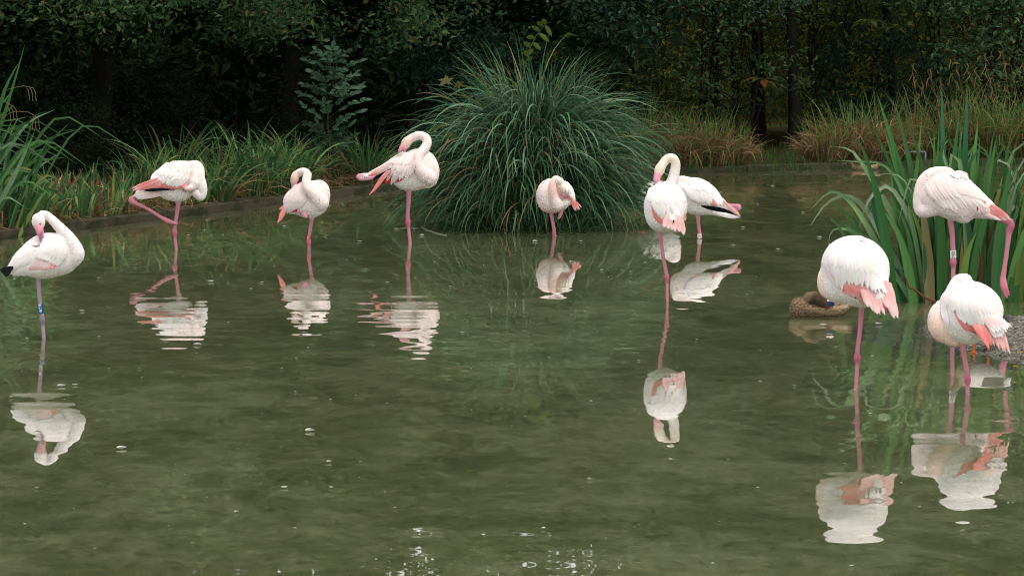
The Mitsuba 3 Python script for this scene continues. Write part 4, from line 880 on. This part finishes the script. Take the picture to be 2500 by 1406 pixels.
# 4 tall flamingo preening its back, leg held out behind
foot = (1001, 594)
b = Bird('flamingo', 'tall pink flamingo preening, red wing patches showing, left of the sedge clump', 'flamingo', foot, flow=(-50, 35, 0), prims=
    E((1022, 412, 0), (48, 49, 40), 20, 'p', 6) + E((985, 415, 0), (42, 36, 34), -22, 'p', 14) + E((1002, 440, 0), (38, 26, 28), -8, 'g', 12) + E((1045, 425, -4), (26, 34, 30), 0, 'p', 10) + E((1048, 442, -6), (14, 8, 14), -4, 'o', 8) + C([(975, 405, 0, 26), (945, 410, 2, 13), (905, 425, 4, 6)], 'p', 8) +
    C([(1048, 434, -24, 18), (1032, 424, -34, 16), (1020, 405, -36, 13.5), (1022, 382, -30, 12), (1036, 364, -20, 11.5), (1043, 349, -14, 11), (1038, 336, -10, 10.5), (1022, 331, -8, 10), (1006, 337, -8, 10)], 'p', 3.5) +
    E((992, 349, -10), (12, 18, 11), 32, 'o', 4) + C([(984, 361, -14, 9), (979, 371, -18, 7), (977, 380, -20, 3.5)], 'bill', 3) + C([(985, 366, -24, 1.3), (979, 374, -25.4, 1.2), (978, 382, -22, 1.3)], 'black', .6) +
    legs(foot, [(999, 460, 0, 6.5), (997, 500, 0, 5), (995, 530, 0, 4.6)], (996, 543), 6.6, deep=42) +
    C([(930, 418, 2, 7), (905, 427, 2, 5), (884, 428, 2, 5)], 'lp', 4) + C([(886, 429, 2, 5), (876, 431, 0, 6), (880, 437, -2, 5), (905, 436, -2, 4), (930, 432, -2, 4)], 'bill', 2) + C([(1022, 453, -10, 3.4), (1028, 457, -14, 2.4)], 'bill', 2))
b.row([(965, 394), (968, 402)], [(900, 426), (905, 428)], 3, 11, 'lp', 'tail', tipcol='coral', d=(-22, -6))
b.row([(955, 412), (945, 420)], [(908, 442), (914, 434)], 4, 8, 'black', W, lift=1.5, d=(-24, -10))
b.row([(955, 415), (945, 418), (938, 425)], [(902, 476), (908, 468), (920, 455)], 6, 10, 'coral', W, lift=2.6, sharp=.9, d=(-27, -20))
b.row([(958, 405), (972, 412), (985, 418)], [(938, 444), (950, 447), (977, 444)], 7, 12, 'red', W, lift=3)
b.row([(965, 396), (980, 400)], [(932, 443), (955, 449)], 3, 9, 'pw', W, lift=4, bow=.05)
b.row([(975, 400), (988, 404), (1003, 405)], [(962, 451), (985, 436), (995, 440)], 4, 11, 'pw', W, lift=4.4, bow=.05)
b.row([(985, 380), (1000, 385), (1012, 392)], [(957, 420), (985, 428), (1002, 430)], 6, 16, 'p', W, lift=5)
b.row([(985, 372), (1000, 374), (1012, 380)], [(950, 398), (972, 402), (992, 404)], 5, 15, 'p', W, lift=5.6)
b.ring((899, 434), (887, 432), 7.5, (.62, .62, .60), 'H1', (.08, .08, .08), 'whitish leg ring on the leg held out behind', th=.018)

# 5 small flamingo in front of the clump
foot = (1353, 576)
b = Bird('flamingo', 'small pink flamingo with its head bent to its wing, in front of the sedge clump', 'flamingo', foot, flow=(30, 25, 10), prims=
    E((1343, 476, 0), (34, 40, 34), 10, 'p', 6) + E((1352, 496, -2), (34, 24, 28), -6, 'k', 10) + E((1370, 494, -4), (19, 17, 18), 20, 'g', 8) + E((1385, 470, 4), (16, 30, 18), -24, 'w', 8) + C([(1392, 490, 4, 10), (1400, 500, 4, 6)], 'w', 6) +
    C([(1360, 500, -28, 16), (1352, 482, -34, 11.5), (1349, 462, -36, 9.5), (1350, 446, -34, 8.5), (1357, 438, -32, 8.6), (1368, 444, -34, 9.2)], ['p', 'k', 'k', 'p'], 3.5) +
    E((1379, 462, -36), (11, 15, 11), -28, 'c', 4) + C([(1381, 474, -36, 6), (1378, 481, -34, 4.5), (1373, 483, -32, 3.5)], 'bill', 2.5) + C([(1372, 474, -40, 2.4), (1377, 479, -40, 1.8)], 'legd', .8) +
    legs(foot, [(1345, 518, 0, 5), (1349, 540, 0, 4), (1352.5, 560, 0, 4)], (1353, 571), 4.8, deep=55) + C([(1371, 512, -8, 5), (1368, 524, -12, 4.6), (1364, 534, -14, 2.6)], 'leg', 2), cell=1.7)
b.row([(1398, 495), (1394, 498)], [(1404, 524), (1400, 520)], 3, 8, 'black', W, lift=0, d=(-2, -2))
b.row([(1392, 480), (1398, 488)], [(1404, 515), (1419, 510)], 5, 9, 'coral', W, lift=1.5, tipcol='pink', sharp=.9, d=(-8, -4))
b.row([(1388, 465), (1394, 470), (1400, 478)], [(1388, 485), (1396, 492), (1404, 496)], 5, 8, 'coral', W, lift=2.4)
b.row([(1380, 446), (1388, 452), (1392, 460)], [(1388, 478), (1398, 484), (1404, 490)], 6, 8, 'wh', W, lift=3.4)
b.row([(1366, 494), (1375, 490)], [(1386, 504), (1388, 496)], 4, 8, 'g', W, lift=2)

# 8 flamingo half hidden behind 6
foot = (1612, 538)
b = Bird('flamingo', 'flamingo mostly hidden behind the one seen from the back, showing through the sedge tips', 'flamingo', foot, flow=(-40, 25, 0), prims=
    E((1612, 478, 0), (50, 36, 36), 6, 'w', 6) + C([(1585, 482, 0, 24), (1562, 500, 0, 8)], 'w', 10) + E((1645, 452, 0), (18, 20, 18), 0, 'w', 8) + C([(1650, 470, -6, 14), (1646, 452, -10, 9), (1640, 444, -8, 8)], 'p', 4) + E((1634, 450, -6), (9, 9, 8), 0, 'p', 4) +
    legs(foot, [(1618, 508, 0, 5), (1614, 520, 0, 4)], (1612, 526), 5, deep=50))
b.row([(1585, 465), (1590, 485)], [(1560, 500), (1570, 506)], 4, 12, 'wh', W, lift=2)
b.row([(1578, 484), (1585, 492)], [(1556, 510), (1565, 512)], 3, 8, 'coral', 'tail', d=(-6, -2))

# 7 flamingo with a black wing edge
foot = (1708, 583)
b = Bird('flamingo', 'flamingo in side view with a black wing edge and tail pointing right', 'flamingo', foot, flow=(55, 28, 0), prims=
    E((1697, 474, 0), (50, 40, 38), 16, 'w', 6) + E((1660, 470, 0), (24, 32, 28), 0, 'p', 10) + C([(1712, 480, 0, 34), (1755, 500, 0, 18), (1782, 513, 0, 8)], 'w', 12) + E((1704, 508, 0), (36, 18, 24), 6, 'g', 10) + C([(1735, 515, 0, 10), (1785, 530, 0, 4)], 'w', 6) +
    C([(1655, 478, -10, 14), (1650, 456, -12, 11), (1655, 441, -10, 9), (1668, 438, -8, 9)], 'p', 4) + E((1680, 442, -12), (13, 10, 10), 20, 'c', 5) +
    C([(1765, 500, -4, 5), (1790, 503, -8, 4.6), (1804, 505, -9, 5.6), (1803, 511, -10, 4), (1792, 510, -9, 3.5)], 'bill', 2) +
    legs(foot, [(1703, 518, 0, 6), (1705, 545, 0, 4.4), (1708, 568, 0, 4)], (1708, 576), 4.6, deep=55))
b.row([(1735, 515), (1750, 520)], [(1788, 532), (1806, 532)], 4, 9, 'wh', 'tail', d=(-14, -4))
b.row([(1712, 503), (1735, 505), (1755, 508)], [(1755, 514), (1780, 520), (1794, 526)], 7, 10, 'black', W, lift=3, sharp=.8)
b.row([(1765, 490), (1772, 496)], [(1808, 528), (1798, 522)], 5, 8, 'pink', 'tail', lift=2, d=(-20, -8))
b.row([(1735, 478), (1745, 488), (1752, 492)], [(1738, 500), (1745, 503), (1755, 503)], 5, 9, 'coral', W, lift=3)
b.row([(1682, 478), (1690, 482), (1700, 486)], [(1692, 492), (1700, 496), (1708, 500)], 4, 7, 'pink', W, lift=3)
b.row([(1670, 455), (1690, 455), (1710, 460), (1728, 468)], [(1690, 488), (1712, 498), (1732, 500), (1742, 490)], 8, 15, 'wh', W, lift=4.2)
b.row([(1735, 462), (1745, 468)], [(1758, 502), (1772, 502)], 4, 12, 'wh', W, lift=4.4)
b.row([(1680, 440), (1700, 438), (1720, 444), (1735, 452)], [(1700, 466), (1722, 470), (1745, 478), (1762, 486)], 7, 15, 'wh', W, lift=5.2)
b.ring((1707.5, 570), (1708, 581), 5.4, (.75, .70, .70), 'LA', (.45, .08, .10), 'white leg ring with red marks', th=.02)

# 6 flamingo seen from behind
foot = (1629, 734)
b = Bird('flamingo', 'white flamingo seen from behind with its neck arched back, in the middle of the pond', 'flamingo', foot, flow=(8, 50, -30), prims=
    E((1625, 504, 0), (53, 60, 62), 0, 'w', 6) + E((1620, 535, -6), (40, 32, 44), 10, 'g', 14) + C([(1630, 510, -20, 44), (1645, 545, -52, 20)], 'w', 12) +
    C([(1634, 462, 44, 18), (1642, 442, 40, 14), (1648, 415, 36, 12), (1649, 397, 34, 11), (1641, 386, 32, 10.4), (1629, 388, 30, 10.4), (1620, 398, 28, 11)], ['w', 'w', 'c', 'c'], 4) +
    E((1611, 414, 22), (12.5, 20, 13), 22, 'c', 5) + C([(1605, 430, 12, 9.5), (1603, 442, 2, 8)], 'bill', 3) +
    legs(foot, [(1611, 566, 0, 5.2), (1618, 620, 0, 4.5), (1625, 660, 0, 4.4)], (1628, 678), 6.2, deep=62) + E((1652, 560, -66), (6.5, 10, 7), 10, 'bill', 3) + E((1653, 550, -64), (5, 4, 5), 0, 'black', 2))
b.row([(1630, 525), (1645, 522), (1662, 530)], [(1622, 556), (1636, 562), (1671, 572)], 6, 13, 'pink', 'tail', lift=3, tipcol='lp', d=(-66, -72))
b.row([(1590, 498), (1592, 515), (1600, 528)], [(1602, 538), (1612, 546), (1622, 548)], 6, 9, 'coral', W, lift=3)
b.row([(1612, 515), (1622, 520), (1630, 520)], [(1618, 540), (1628, 558), (1636, 562)], 5, 11, 'lp', W, lift=4, tipcol='pink')
b.row([(1660, 520), (1668, 515)], [(1664, 545), (1672, 540)], 3, 9, 'pink', 'far_wing', lift=3)
b.row([(1590, 470), (1605, 468), (1622, 468), (1640, 470), (1660, 478)], [(1598, 510), (1610, 530), (1628, 538), (1650, 542), (1668, 535)], 10, 17, 'wh', W, lift=5)
b.row([(1588, 458), (1610, 450), (1632, 450), (1655, 458)], [(1584, 495), (1608, 500), (1634, 502), (1664, 498)], 8, 19, 'wh', W, lift=6)
b.feather((1636, 505), (1644, 522), 9, (.66, .62, .60), W, 8); b.feather((1640, 530), (1645, 545), 4, 'black', 'tail', 6)

# 10 flamingo with ring 180, stepping
foot = (2325, 794)
b = Bird('flamingo', 'pink flamingo with the white leg ring 180, one leg lifted behind, before the iris leaves', 'flamingo', foot, flow=(55, 32, 0), prims=
    E((2318, 474, 0), (76, 54, 48), 24, 'p', 6) + E((2272, 480, 0), (34, 44, 40), -10, 'p', 12) + C([(2350, 486, 0, 46), (2405, 510, 0, 25), (2440, 528, 0, 10)], 'p', 12) + E((2318, 508, -4), (54, 26, 38), 20, 'g', 12) + E((2350, 530, -6), (20, 14, 18), 20, 'w', 10) +
    C([(2275, 505, -10, 24), (2252, 513, -12, 18), (2243, 496, -14, 14), (2246, 470, -14, 15), (2256, 445, -12, 17), (2274, 428, -10, 17), (2296, 421, -8, 14), (2314, 419, -6, 11)], 'p', 5) + E((2322, 424, -6), (16, 10, 12), 20, 'k', 5) +
    legs(foot, [(2321, 540, 0, 7.5), (2325, 575, 0, 6), (2327, 622, 0, 6)], (2327, 640), 8.2, deep=60) +
    C([(2420, 520, 4, 12), (2450, 536, 2, 9), (2462, 542, 0, 8.5)], 'leg', 5) + C([(2466, 541, 0, 8), (2468, 552, 0, 9), (2464, 564, 0, 7)], 'legd', 4) + C([(2464, 562, 0, 7), (2459, 605, 0, 5.4), (2453, 650, 0, 5.4), (2449, 676, 0, 7)], 'leg', 3) +
    C([(2448, 682, 0, 7), (2449, 702, -8, 5), (2458, 726, -14, 3.6)], ['leg', 'legd'], 3) + C([(2450, 682, 0, 6.5), (2457, 704, -10, 4.4), (2463, 720, -14, 3)], ['leg', 'legd'], 3) + C([(2447, 684, 2, 5), (2445, 700, 4, 3.6), (2452, 714, 4, 2.6)], ['leg', 'legd'], 3) + E((2454, 706, -8), (5, 14, 2.5), -16, 'legd', 3), blotch=.05)
K10 = b.key
b.row([(2420, 500), (2410, 508), (2400, 514)], [(2467, 540), (2452, 538), (2440, 538)], 5, 14, 'coral', 'tail', lift=2, tipcol='pink', d=(-20, -8))
b.row([(2395, 515), (2385, 518)], [(2445, 537), (2430, 532)], 4, 10, 'lp', 'tail', lift=2, tipcol='wh', d=(-22, -10))
b.row([(2370, 480), (2385, 490), (2395, 492)], [(2372, 528), (2390, 528), (2404, 525)], 5, 13, 'lp', W, lift=2.2)
b.feather((2383, 498), (2387, 516), 7, 'red', W, 4.4)
b.row([(2300, 470), (2320, 475), (2340, 475), (2362, 476), (2385, 484)], [(2345, 530), (2360, 535), (2375, 532), (2392, 524), (2412, 520)], 10, 16, 'p', W, lift=3.6, bow=.04)
b.row([(2275, 460), (2295, 455), (2320, 455), (2345, 458), (2375, 470)], [(2310, 510), (2332, 514), (2355, 510), (2380, 505), (2410, 508)], 10, 18, 'pw', W, lift=4.8, bow=.04)
b.row([(2260, 448), (2285, 438), (2310, 436), (2335, 436), (2365, 448)], [(2288, 490), (2312, 488), (2338, 484), (2366, 480), (2408, 494)], 9, 19, 'p', W, lift=6, bow=.04)
b.row([(2320, 424), (2335, 418), (2345, 424)], [(2345, 434), (2364, 427), (2366, 440)], 4, 10, 'wh', W, lift=6, tiplift=5)
b.textdir = -1; b.textside = 1
b.ring((2326.6, 611), (2327.4, 630), 7.4, (.66, .66, .63), '180', (.03, .03, .03), 'white leg ring with the black number 180')

# 9 big flamingo with its head tucked away
foot = (2090, 950)
b = Bird('flamingo', 'large white flamingo with head tucked away and pink wing tips, beside the brown duck', 'flamingo', foot, flow=(30, 55, -20), prims=
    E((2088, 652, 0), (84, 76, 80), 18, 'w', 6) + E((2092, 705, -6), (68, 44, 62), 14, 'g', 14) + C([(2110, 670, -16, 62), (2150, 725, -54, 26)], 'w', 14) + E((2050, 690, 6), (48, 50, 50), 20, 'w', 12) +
    C([(2030, 660, 10, 26), (2016, 680, 2, 20), (2013, 702, -2, 16), (2022, 716, -4, 14)], ['p', 'o', 'o'], 5) +
    legs(foot, [(2104, 748, 0, 7), (2100, 800, 0, 5.6), (2094, 852, 0, 5.6)], (2093, 873), 8.6, 'leg', 'legd', 62) + E((2160, 748, -74), (8, 14, 9), -12, 'legd', 3), cell=2.6, blotch=.03)
b.row([(2150, 690), (2160, 685), (2170, 690)], [(2170, 755), (2190, 785), (2184, 765)], 5, 20, 'pink', 'tail', lift=3, tipcol='lp', d=(-66, -80))
b.row([(2062, 712), (2080, 722)], [(2104, 728), (2115, 735)], 4, 9, 'black', W, lift=2)
b.row([(2050, 690), (2068, 690), (2086, 690), (2100, 688)], [(2072, 720), (2092, 728), (2108, 742), (2125, 748)], 8, 18, 'coral', W, lift=4, tipcol='pink')
b.row([(2100, 690), (2115, 692), (2128, 695)], [(2120, 745), (2140, 770), (2156, 768)], 6, 20, 'pink', W, lift=5.4, tipcol='lp', d=(-66, -76))
b.row([(2006, 640), (2014, 655), (2022, 672)], [(2030, 668), (2036, 690), (2052, 704)], 5, 17, 'p', W, lift=3)
b.row([(2024, 660), (2032, 680)], [(2044, 684), (2056, 702)], 3, 14, 'lp', W, lift=4)
b.row([(2030, 620), (2048, 618), (2068, 618), (2090, 622), (2112, 630)], [(2040, 688), (2055, 706), (2072, 694), (2090, 698), (2114, 706)], 11, 20, 'wh', W, lift=6)
b.row([(2118, 625), (2138, 630), (2155, 645)], [(2128, 710), (2150, 712), (2166, 716)], 6, 22, 'wh', 'far_wing', lift=6)
b.row([(2028, 596), (2050, 588), (2080, 585), (2110, 592), (2135, 606)], [(2028, 650), (2056, 660), (2090, 664), (2124, 668), (2150, 676)], 9, 26, 'wh', W, lift=7.4)
b.row([(2060, 582), (2085, 577), (2105, 580)], [(2090, 588), (2108, 584), (2120, 590)], 4, 14, 'wh', W, lift=6, tiplift=4)

# 11 flamingo in front of the gravel spit
foot = (2362, 962)
b = Bird('flamingo', 'white flamingo resting its head on its back in front of the gravel spit, lower right', 'flamingo', foot, flow=(32, 50, -20), prims=
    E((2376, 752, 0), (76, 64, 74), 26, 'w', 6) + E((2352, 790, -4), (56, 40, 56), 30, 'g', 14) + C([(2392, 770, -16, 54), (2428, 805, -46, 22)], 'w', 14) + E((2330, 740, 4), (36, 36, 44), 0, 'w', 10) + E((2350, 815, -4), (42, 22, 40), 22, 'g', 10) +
    C([(2330, 828, 6, 18), (2300, 802, 4, 30), (2292, 772, 6, 26), (2298, 748, 12, 16)], ['o', 'o', 'p'], 6) + C([(2312, 740, 10, 14), (2328, 705, 6, 16), (2340, 686, 4, 15), (2354, 682, -2, 14)], 'w', 5) + E((2357, 684, -6), (17, 15, 15), 10, 'wh', 5) + E((2350, 690, -18), (6, 5, 4), 0, 'k', 3) +
    legs(foot, [(2350, 838, 0, 7.5), (2354, 870, 0, 6), (2360, 905, 0, 6)], (2362, 926), 8.4, 'leg', 'legd', 62), cell=2.6, blotch=.03)
b.row([(2400, 790), (2425, 790), (2440, 785)], [(2418, 840), (2455, 862), (2470, 866)], 6, 9, 'pink', 'tail', lift=1, sharp=.9, d=(-60, -70))
b.row([(2412, 780), (2428, 780), (2440, 775)], [(2430, 826), (2446, 822), (2462, 806)], 6, 14, 'wh', 'tail', lift=3, d=(-64, -70))
b.row([(2328, 756), (2334, 768), (2344, 782), (2356, 792)], [(2350, 798), (2364, 808), (2380, 812), (2400, 818)], 7, 12, 'coral', W, lift=3)
b.row([(2372, 785), (2386, 788), (2398, 788)], [(2398, 822), (2416, 852), (2422, 838)], 5, 17, 'coral', W, lift=4.4, tipcol='coral', d=(-64, -72))
b.row([(2395, 770), (2412, 772)], [(2432, 812), (2458, 806)], 4, 15, 'lp', W, lift=5.4, tipcol='wh', d=(-66, -74))
b.row([(2335, 745), (2352, 738), (2372, 736), (2395, 740), (2415, 748)], [(2348, 786), (2370, 796), (2392, 796), (2416, 794), (2440, 790)], 9, 20, 'wh', W, lift=6)
b.row([(2300, 735), (2308, 752)], [(2304, 778), (2318, 800)], 4, 14, 'wh', W, lift=3)
b.row([(2325, 718), (2350, 706), (2378, 704), (2405, 715)], [(2326, 762), (2358, 768), (2394, 766), (2430, 768)], 7, 25, 'wh', W, lift=7)

# ------------------------------------------------------------------ ducks
def duckfeathers(scale, seed):
    def fn(p, n, uv):
        d1, d2, r = voronoi(p.x * scale + p.y * 3, p.z * scale * 1.3 + p.y * 9)
        e = smoothstep(.02, .22, d2 - d1); core = 1 - smoothstep(.22, .42, d1 + .12 * r)
        return mix(mix((.27, .195, .125), (.15, .10, .06), e * (.4 + .6 * r)), (.03, .021, .015), core)
    return fn
scene['m_duck'] = {'type': 'twosided', 'b': {'type': 'bumpmap', 'arbitrary': proc(lambda p, n, uv: fbm(p.x * 70, p.y * 70, p.z * 90, 2), 2e-3), 'scale': .006, 'bsdf': {'type': 'diffuse', 'reflectance': proc(duckfeathers(52, 1))}}}
foot = (1995, 775)
b = Bird('duck', 'brown speckled duck preening on the water with a blue wing patch, behind the large flamingo', 'duck', foot,
    E((1954, 752, 0), (28, 27, 30), 0, 'brown', 6) + E((2005, 758, 0), (58, 20, 34), 0, 'brown', 10) + E((2052, 754, 2), (26, 16, 24), -14, 'buff', 10) + C([(2062, 752, 0, 10), (2080, 742, 0, 4)], 'buff', 6), bsdf='m_duck', dY=.05)
D1 = b.key
def extra(bird, name, prims, bsdf='m_plain', cell=1.7):
    key0, HOLD0 = bird.key, set(HOLD)
    n = Bird('spare', '-', '-', bird.foot, prims, cell, bsdf=bsdf, dY=bird.dY, soft=1.6, blotch=.3)
    m = scene.pop(n.key + '__body'); labels.pop(n.key); HOLD.discard(n.key); COUNT.pop(n.key + '__body', None)
    k = f'{key0}__{name}'; scene[k] = m
    return k
b.foot, b.dY = foot, .05
extra(b, 'head', C([(1966, 738, -6, 13), (1976, 726, -12, 12.5), (1990, 724, -18, 12)], 'brown', 4) + C([(1990, 726, -20, 13), (2006, 736, -26, 13), (2018, 744, -28, 10)], ['dkb'], 4) + C([(2018, 746, -30, 5), (2026, 749, -30, 4)], 'orange', 2))
for i in range(3): b.feather((2012, 738 + 3 * i), (2036 + i, 733 + 5 * i), 9, ['lp', 'blue', 'blue'][i], W, 5 + i, d=(-30, -26), tipcol=['wh', 'blue', 'black'][i])
b.row([(1975, 752), (1990, 758), (2005, 760), (2020, 758)], [(2010, 766), (2025, 768), (2040, 766), (2055, 760)], 7, 10, 'brown', W, lift=1.5, tipcol='buff')
b.row([(2030, 752), (2040, 755)], [(2066, 750), (2074, 746)], 6, 8, 'buff', 'tail', lift=1.5, tipcol=(.36, .3, .22))
foot = (2112, 416)
b = Bird('duck', 'small dim brown duck swimming along the far kerb below the middle tussock', 'duck', foot, E((2112, 412, 0), (30, 9, 14), -3, 'brown', 6) + C([(2135, 408, 0, 6), (2147, 403, 0, 3)], 'buff', 5) + C([(2084, 410, 0, 7), (2078, 402, 0, 5)], 'brown', 4) + E((2073, 398, 0), (8, 6.5, 6), 0, 'dkb', 3) + C([(2066, 399, 0, 3), (2059, 401, 0, 2)], 'dg', 2), cell=1.5, bsdf='m_plain', blotch=.5)
b.row([(2100, 408), (2115, 407)], [(2135, 408), (2148, 402)], 4, 6, 'buff', W, lift=1)
foot = (2520, 716)
b = Bird('duck', 'dark brown duck floating at the right edge behind the lifted foot', 'duck', foot, E((2520, 700, 0), (58, 24, 30), 4, 'brown', 6) + C([(2480, 694, 0, 14), (2462, 682, 0, 6)], 'dkb', 8) + C([(2555, 688, 0, 14), (2568, 668, 0, 12)], 'brown', 6), bsdf='m_duck')
b.row([(2500, 690), (2505, 698), (2510, 704)], [(2466, 680), (2460, 690), (2466, 700)], 5, 12, 'dkb', W, lift=2, tipcol='brown')
b.feather((2495, 684), (2480, 648), 8, 'dkb', W, 3, d=(-10, -6), tipcol='buff'); b.feather((2500, 680), (2492, 650), 8, 'brown', W, 3, d=(-10, -6))
foot = (2392, 862)
b = Bird('duck', 'grey drake with a dark tail standing on the gravel behind the lower right flamingo', 'duck', foot,
    E((2395, 806, 0), (60, 30, 32), -12, 'g', 6) + E((2365, 812, 0), (30, 28, 28), 0, 'brown', 8) + C([(2440, 785, 0, 18), (2462, 776, 0, 8)], 'dg', 8) + C([(2345, 800, 0, 14), (2335, 775, 0, 10)], 'brown', 6) + E((2330, 768, 0), (12, 10, 10), 0, 'dg', 4) +
    C([(2380, 830, 0, 5), (2378, 858, 0, 3.4)], 'orange', 3) + C([(2412, 830, 0, 5), (2414, 858, 0, 3.4)], 'orange', 3) + E((2376, 861, -5), (11, 2.6, 9), 0, 'orange', 2) + E((2411, 861, -5), (11, 2.6, 9), 0, 'orange', 2), cell=2.0)
b.row([(2430, 775), (2438, 782)], [(2474, 775), (2472, 784)], 4, 11, (.07, .065, .06), 'tail', lift=2, d=(-12, -6), tipcol='dg'); b.feather((2448, 786), (2470, 798), 10, 'wh', 'tail', 3, d=(-14, -10))
b.row([(2395, 790), (2405, 800)], [(2445, 782), (2450, 795)], 4, 14, (.16, .15, .14), W, lift=2)

# ------------------------------------------------------------------ down and feathers floating on the water
FEA = [(757, 1052, 24), (297, 1094, 26), (803, 1128, 14), (695, 1190, 18), (808, 1190, 10), (577, 1250, 12), (183, 940, 14), (557, 788, 8), (482, 842, 22), (405, 830, 12), (515, 688, 16), (612, 706, 10), (1443, 980, 10), (1440, 1170, 12), (1130, 812, 8),
       (945, 985, 8), (870, 966, 8), (1856, 931, 10), (1850, 1191, 10), (1940, 943, 9), (965, 1240, 8), (1326, 1290, 12), (1250, 1040, 6), (90, 1192, 10), (180, 1243, 8), (60, 1280, 8), (232, 1340, 8), (470, 1325, 8), (640, 1010, 7), (1395, 640, 12), (1470, 660, 10),
       (968, 560, 12), (1030, 575, 12), (878, 590, 12), (695, 553, 9), (836, 500, 9), (803, 503, 9), (1307, 590, 12), (1418, 590, 8), (1540, 665, 10), (1652, 705, 9), (1760, 470, 8), (1886, 455, 10), (1815, 556, 9), (1790, 600, 10), (1788, 566, 7), (1850, 500, 7), (1960, 520, 9), (2000, 580, 14), (1900, 610, 9),
       (2145, 792, 16), (2125, 1010, 10), (2010, 795, 18), (2130, 870, 8), (2255, 1100, 8), (2350, 1296, 14), (2080, 1382, 14), (1740, 1376, 10), (1640, 1085, 8), (460, 575, 8), (640, 690, 9), (510, 610, 8), (240, 680, 9), (330, 655, 8), (200, 760, 12), (66, 828, 8), (150, 943, 22), (28, 970, 10), (1575, 640, 8), (1600, 660, 7), (945, 690, 7), (1100, 700, 9), (1150, 900, 8), (1060, 640, 8), (1700, 830, 8), (1825, 720, 8), (1560, 880, 7), (340, 900, 7), (880, 1127, 7), (720, 1290, 8), (2200, 1180, 8)]
FEA += [(1003, 597, 7), (1631, 737, 8), (2087, 953, 9), (2366, 965, 9), (433, 613, 6), (1357, 578, 6), (757, 610, 5)]
BIGF = {(757, 1052): 'large white down feather floating in open water below the small pale flamingo', (297, 1094): 'largest white down feather, floating right of the young flamingo\'s mirror image', (695, 1190): 'flat white feather floating low in the left half of the pond',
        (183, 940): 'white feather floating just above the young flamingo\'s mirrored body', (150, 943): 'white feather right beside the mirrored leg of the young flamingo', (2145, 792): 'white feather floating under the tail of the large flamingo',
        (2010, 795): 'white feather floating just below the speckled duck', (482, 842): 'white feather at the end of the mirror image of the flamingo with bent hind leg'}
rng = np.random.default_rng(909)
FEA += [(rng.uniform(20, 2480), 560 + 800 * rng.random() ** 1.3, rng.uniform(3.5, 7)) for _ in range(110)]
pp = pond.buffer(-.1)
for i, (x, y, w) in enumerate(FEA):
    g = G(x, y, .004)
    if not pp.contains(Point(g[0], g[1])) or spit.buffer(.05).contains(Point(g[0], g[1])): continue
    L = w / pxscale(g[1]); a = rng.uniform(-.7, .7) if w > 8 else rng.uniform(0, 3); n = 7; t = np.linspace(0, 1, n)
    hw = L * .24 * np.sin(np.pi * np.clip(t * .93 + .05, 0, 1)) ** .7 * rng.uniform(.6, 1.2)
    cx = (t - .5) * L; cyv = .12 * L * np.sin(t * 3 + rng.uniform(0, 3)); cz = .006 + .45 * L * (t - .5) ** 2 * rng.uniform(.3, 1.5)
    k = np.linspace(-1, 1, 5)[None]
    lx = cx[:, None] + 0 * k; ly = cyv[:, None] + hw[:, None] * k * (1 + .25 * rng.normal(size=(n, 5))); lz = cz[:, None] + hw[:, None] * .9 * k ** 2
    v = np.stack([lx * np.cos(a) - ly * np.sin(a) + g[0], lx * np.sin(a) + ly * np.cos(a) + g[1], lz], -1).reshape(-1, 3)
    kk = np.arange(n - 1)[:, None] * 5 + np.arange(4)[None]; q = np.stack([kk, kk + 1, kk + 6, kk + 5], -1).reshape(-1, 4)
    MB().add(v, q, np.array([.78, .76, .74]) * rng.uniform(.8, 1.0)).build('floating_feather', 'm_feather', smooth=True, **(dict(label=BIGF[(x, y)], cat='feather') if (x, y) in BIGF else dict(label='small white down feather floating on the pond', cat='feather', group='white feathers floating on the pond')))
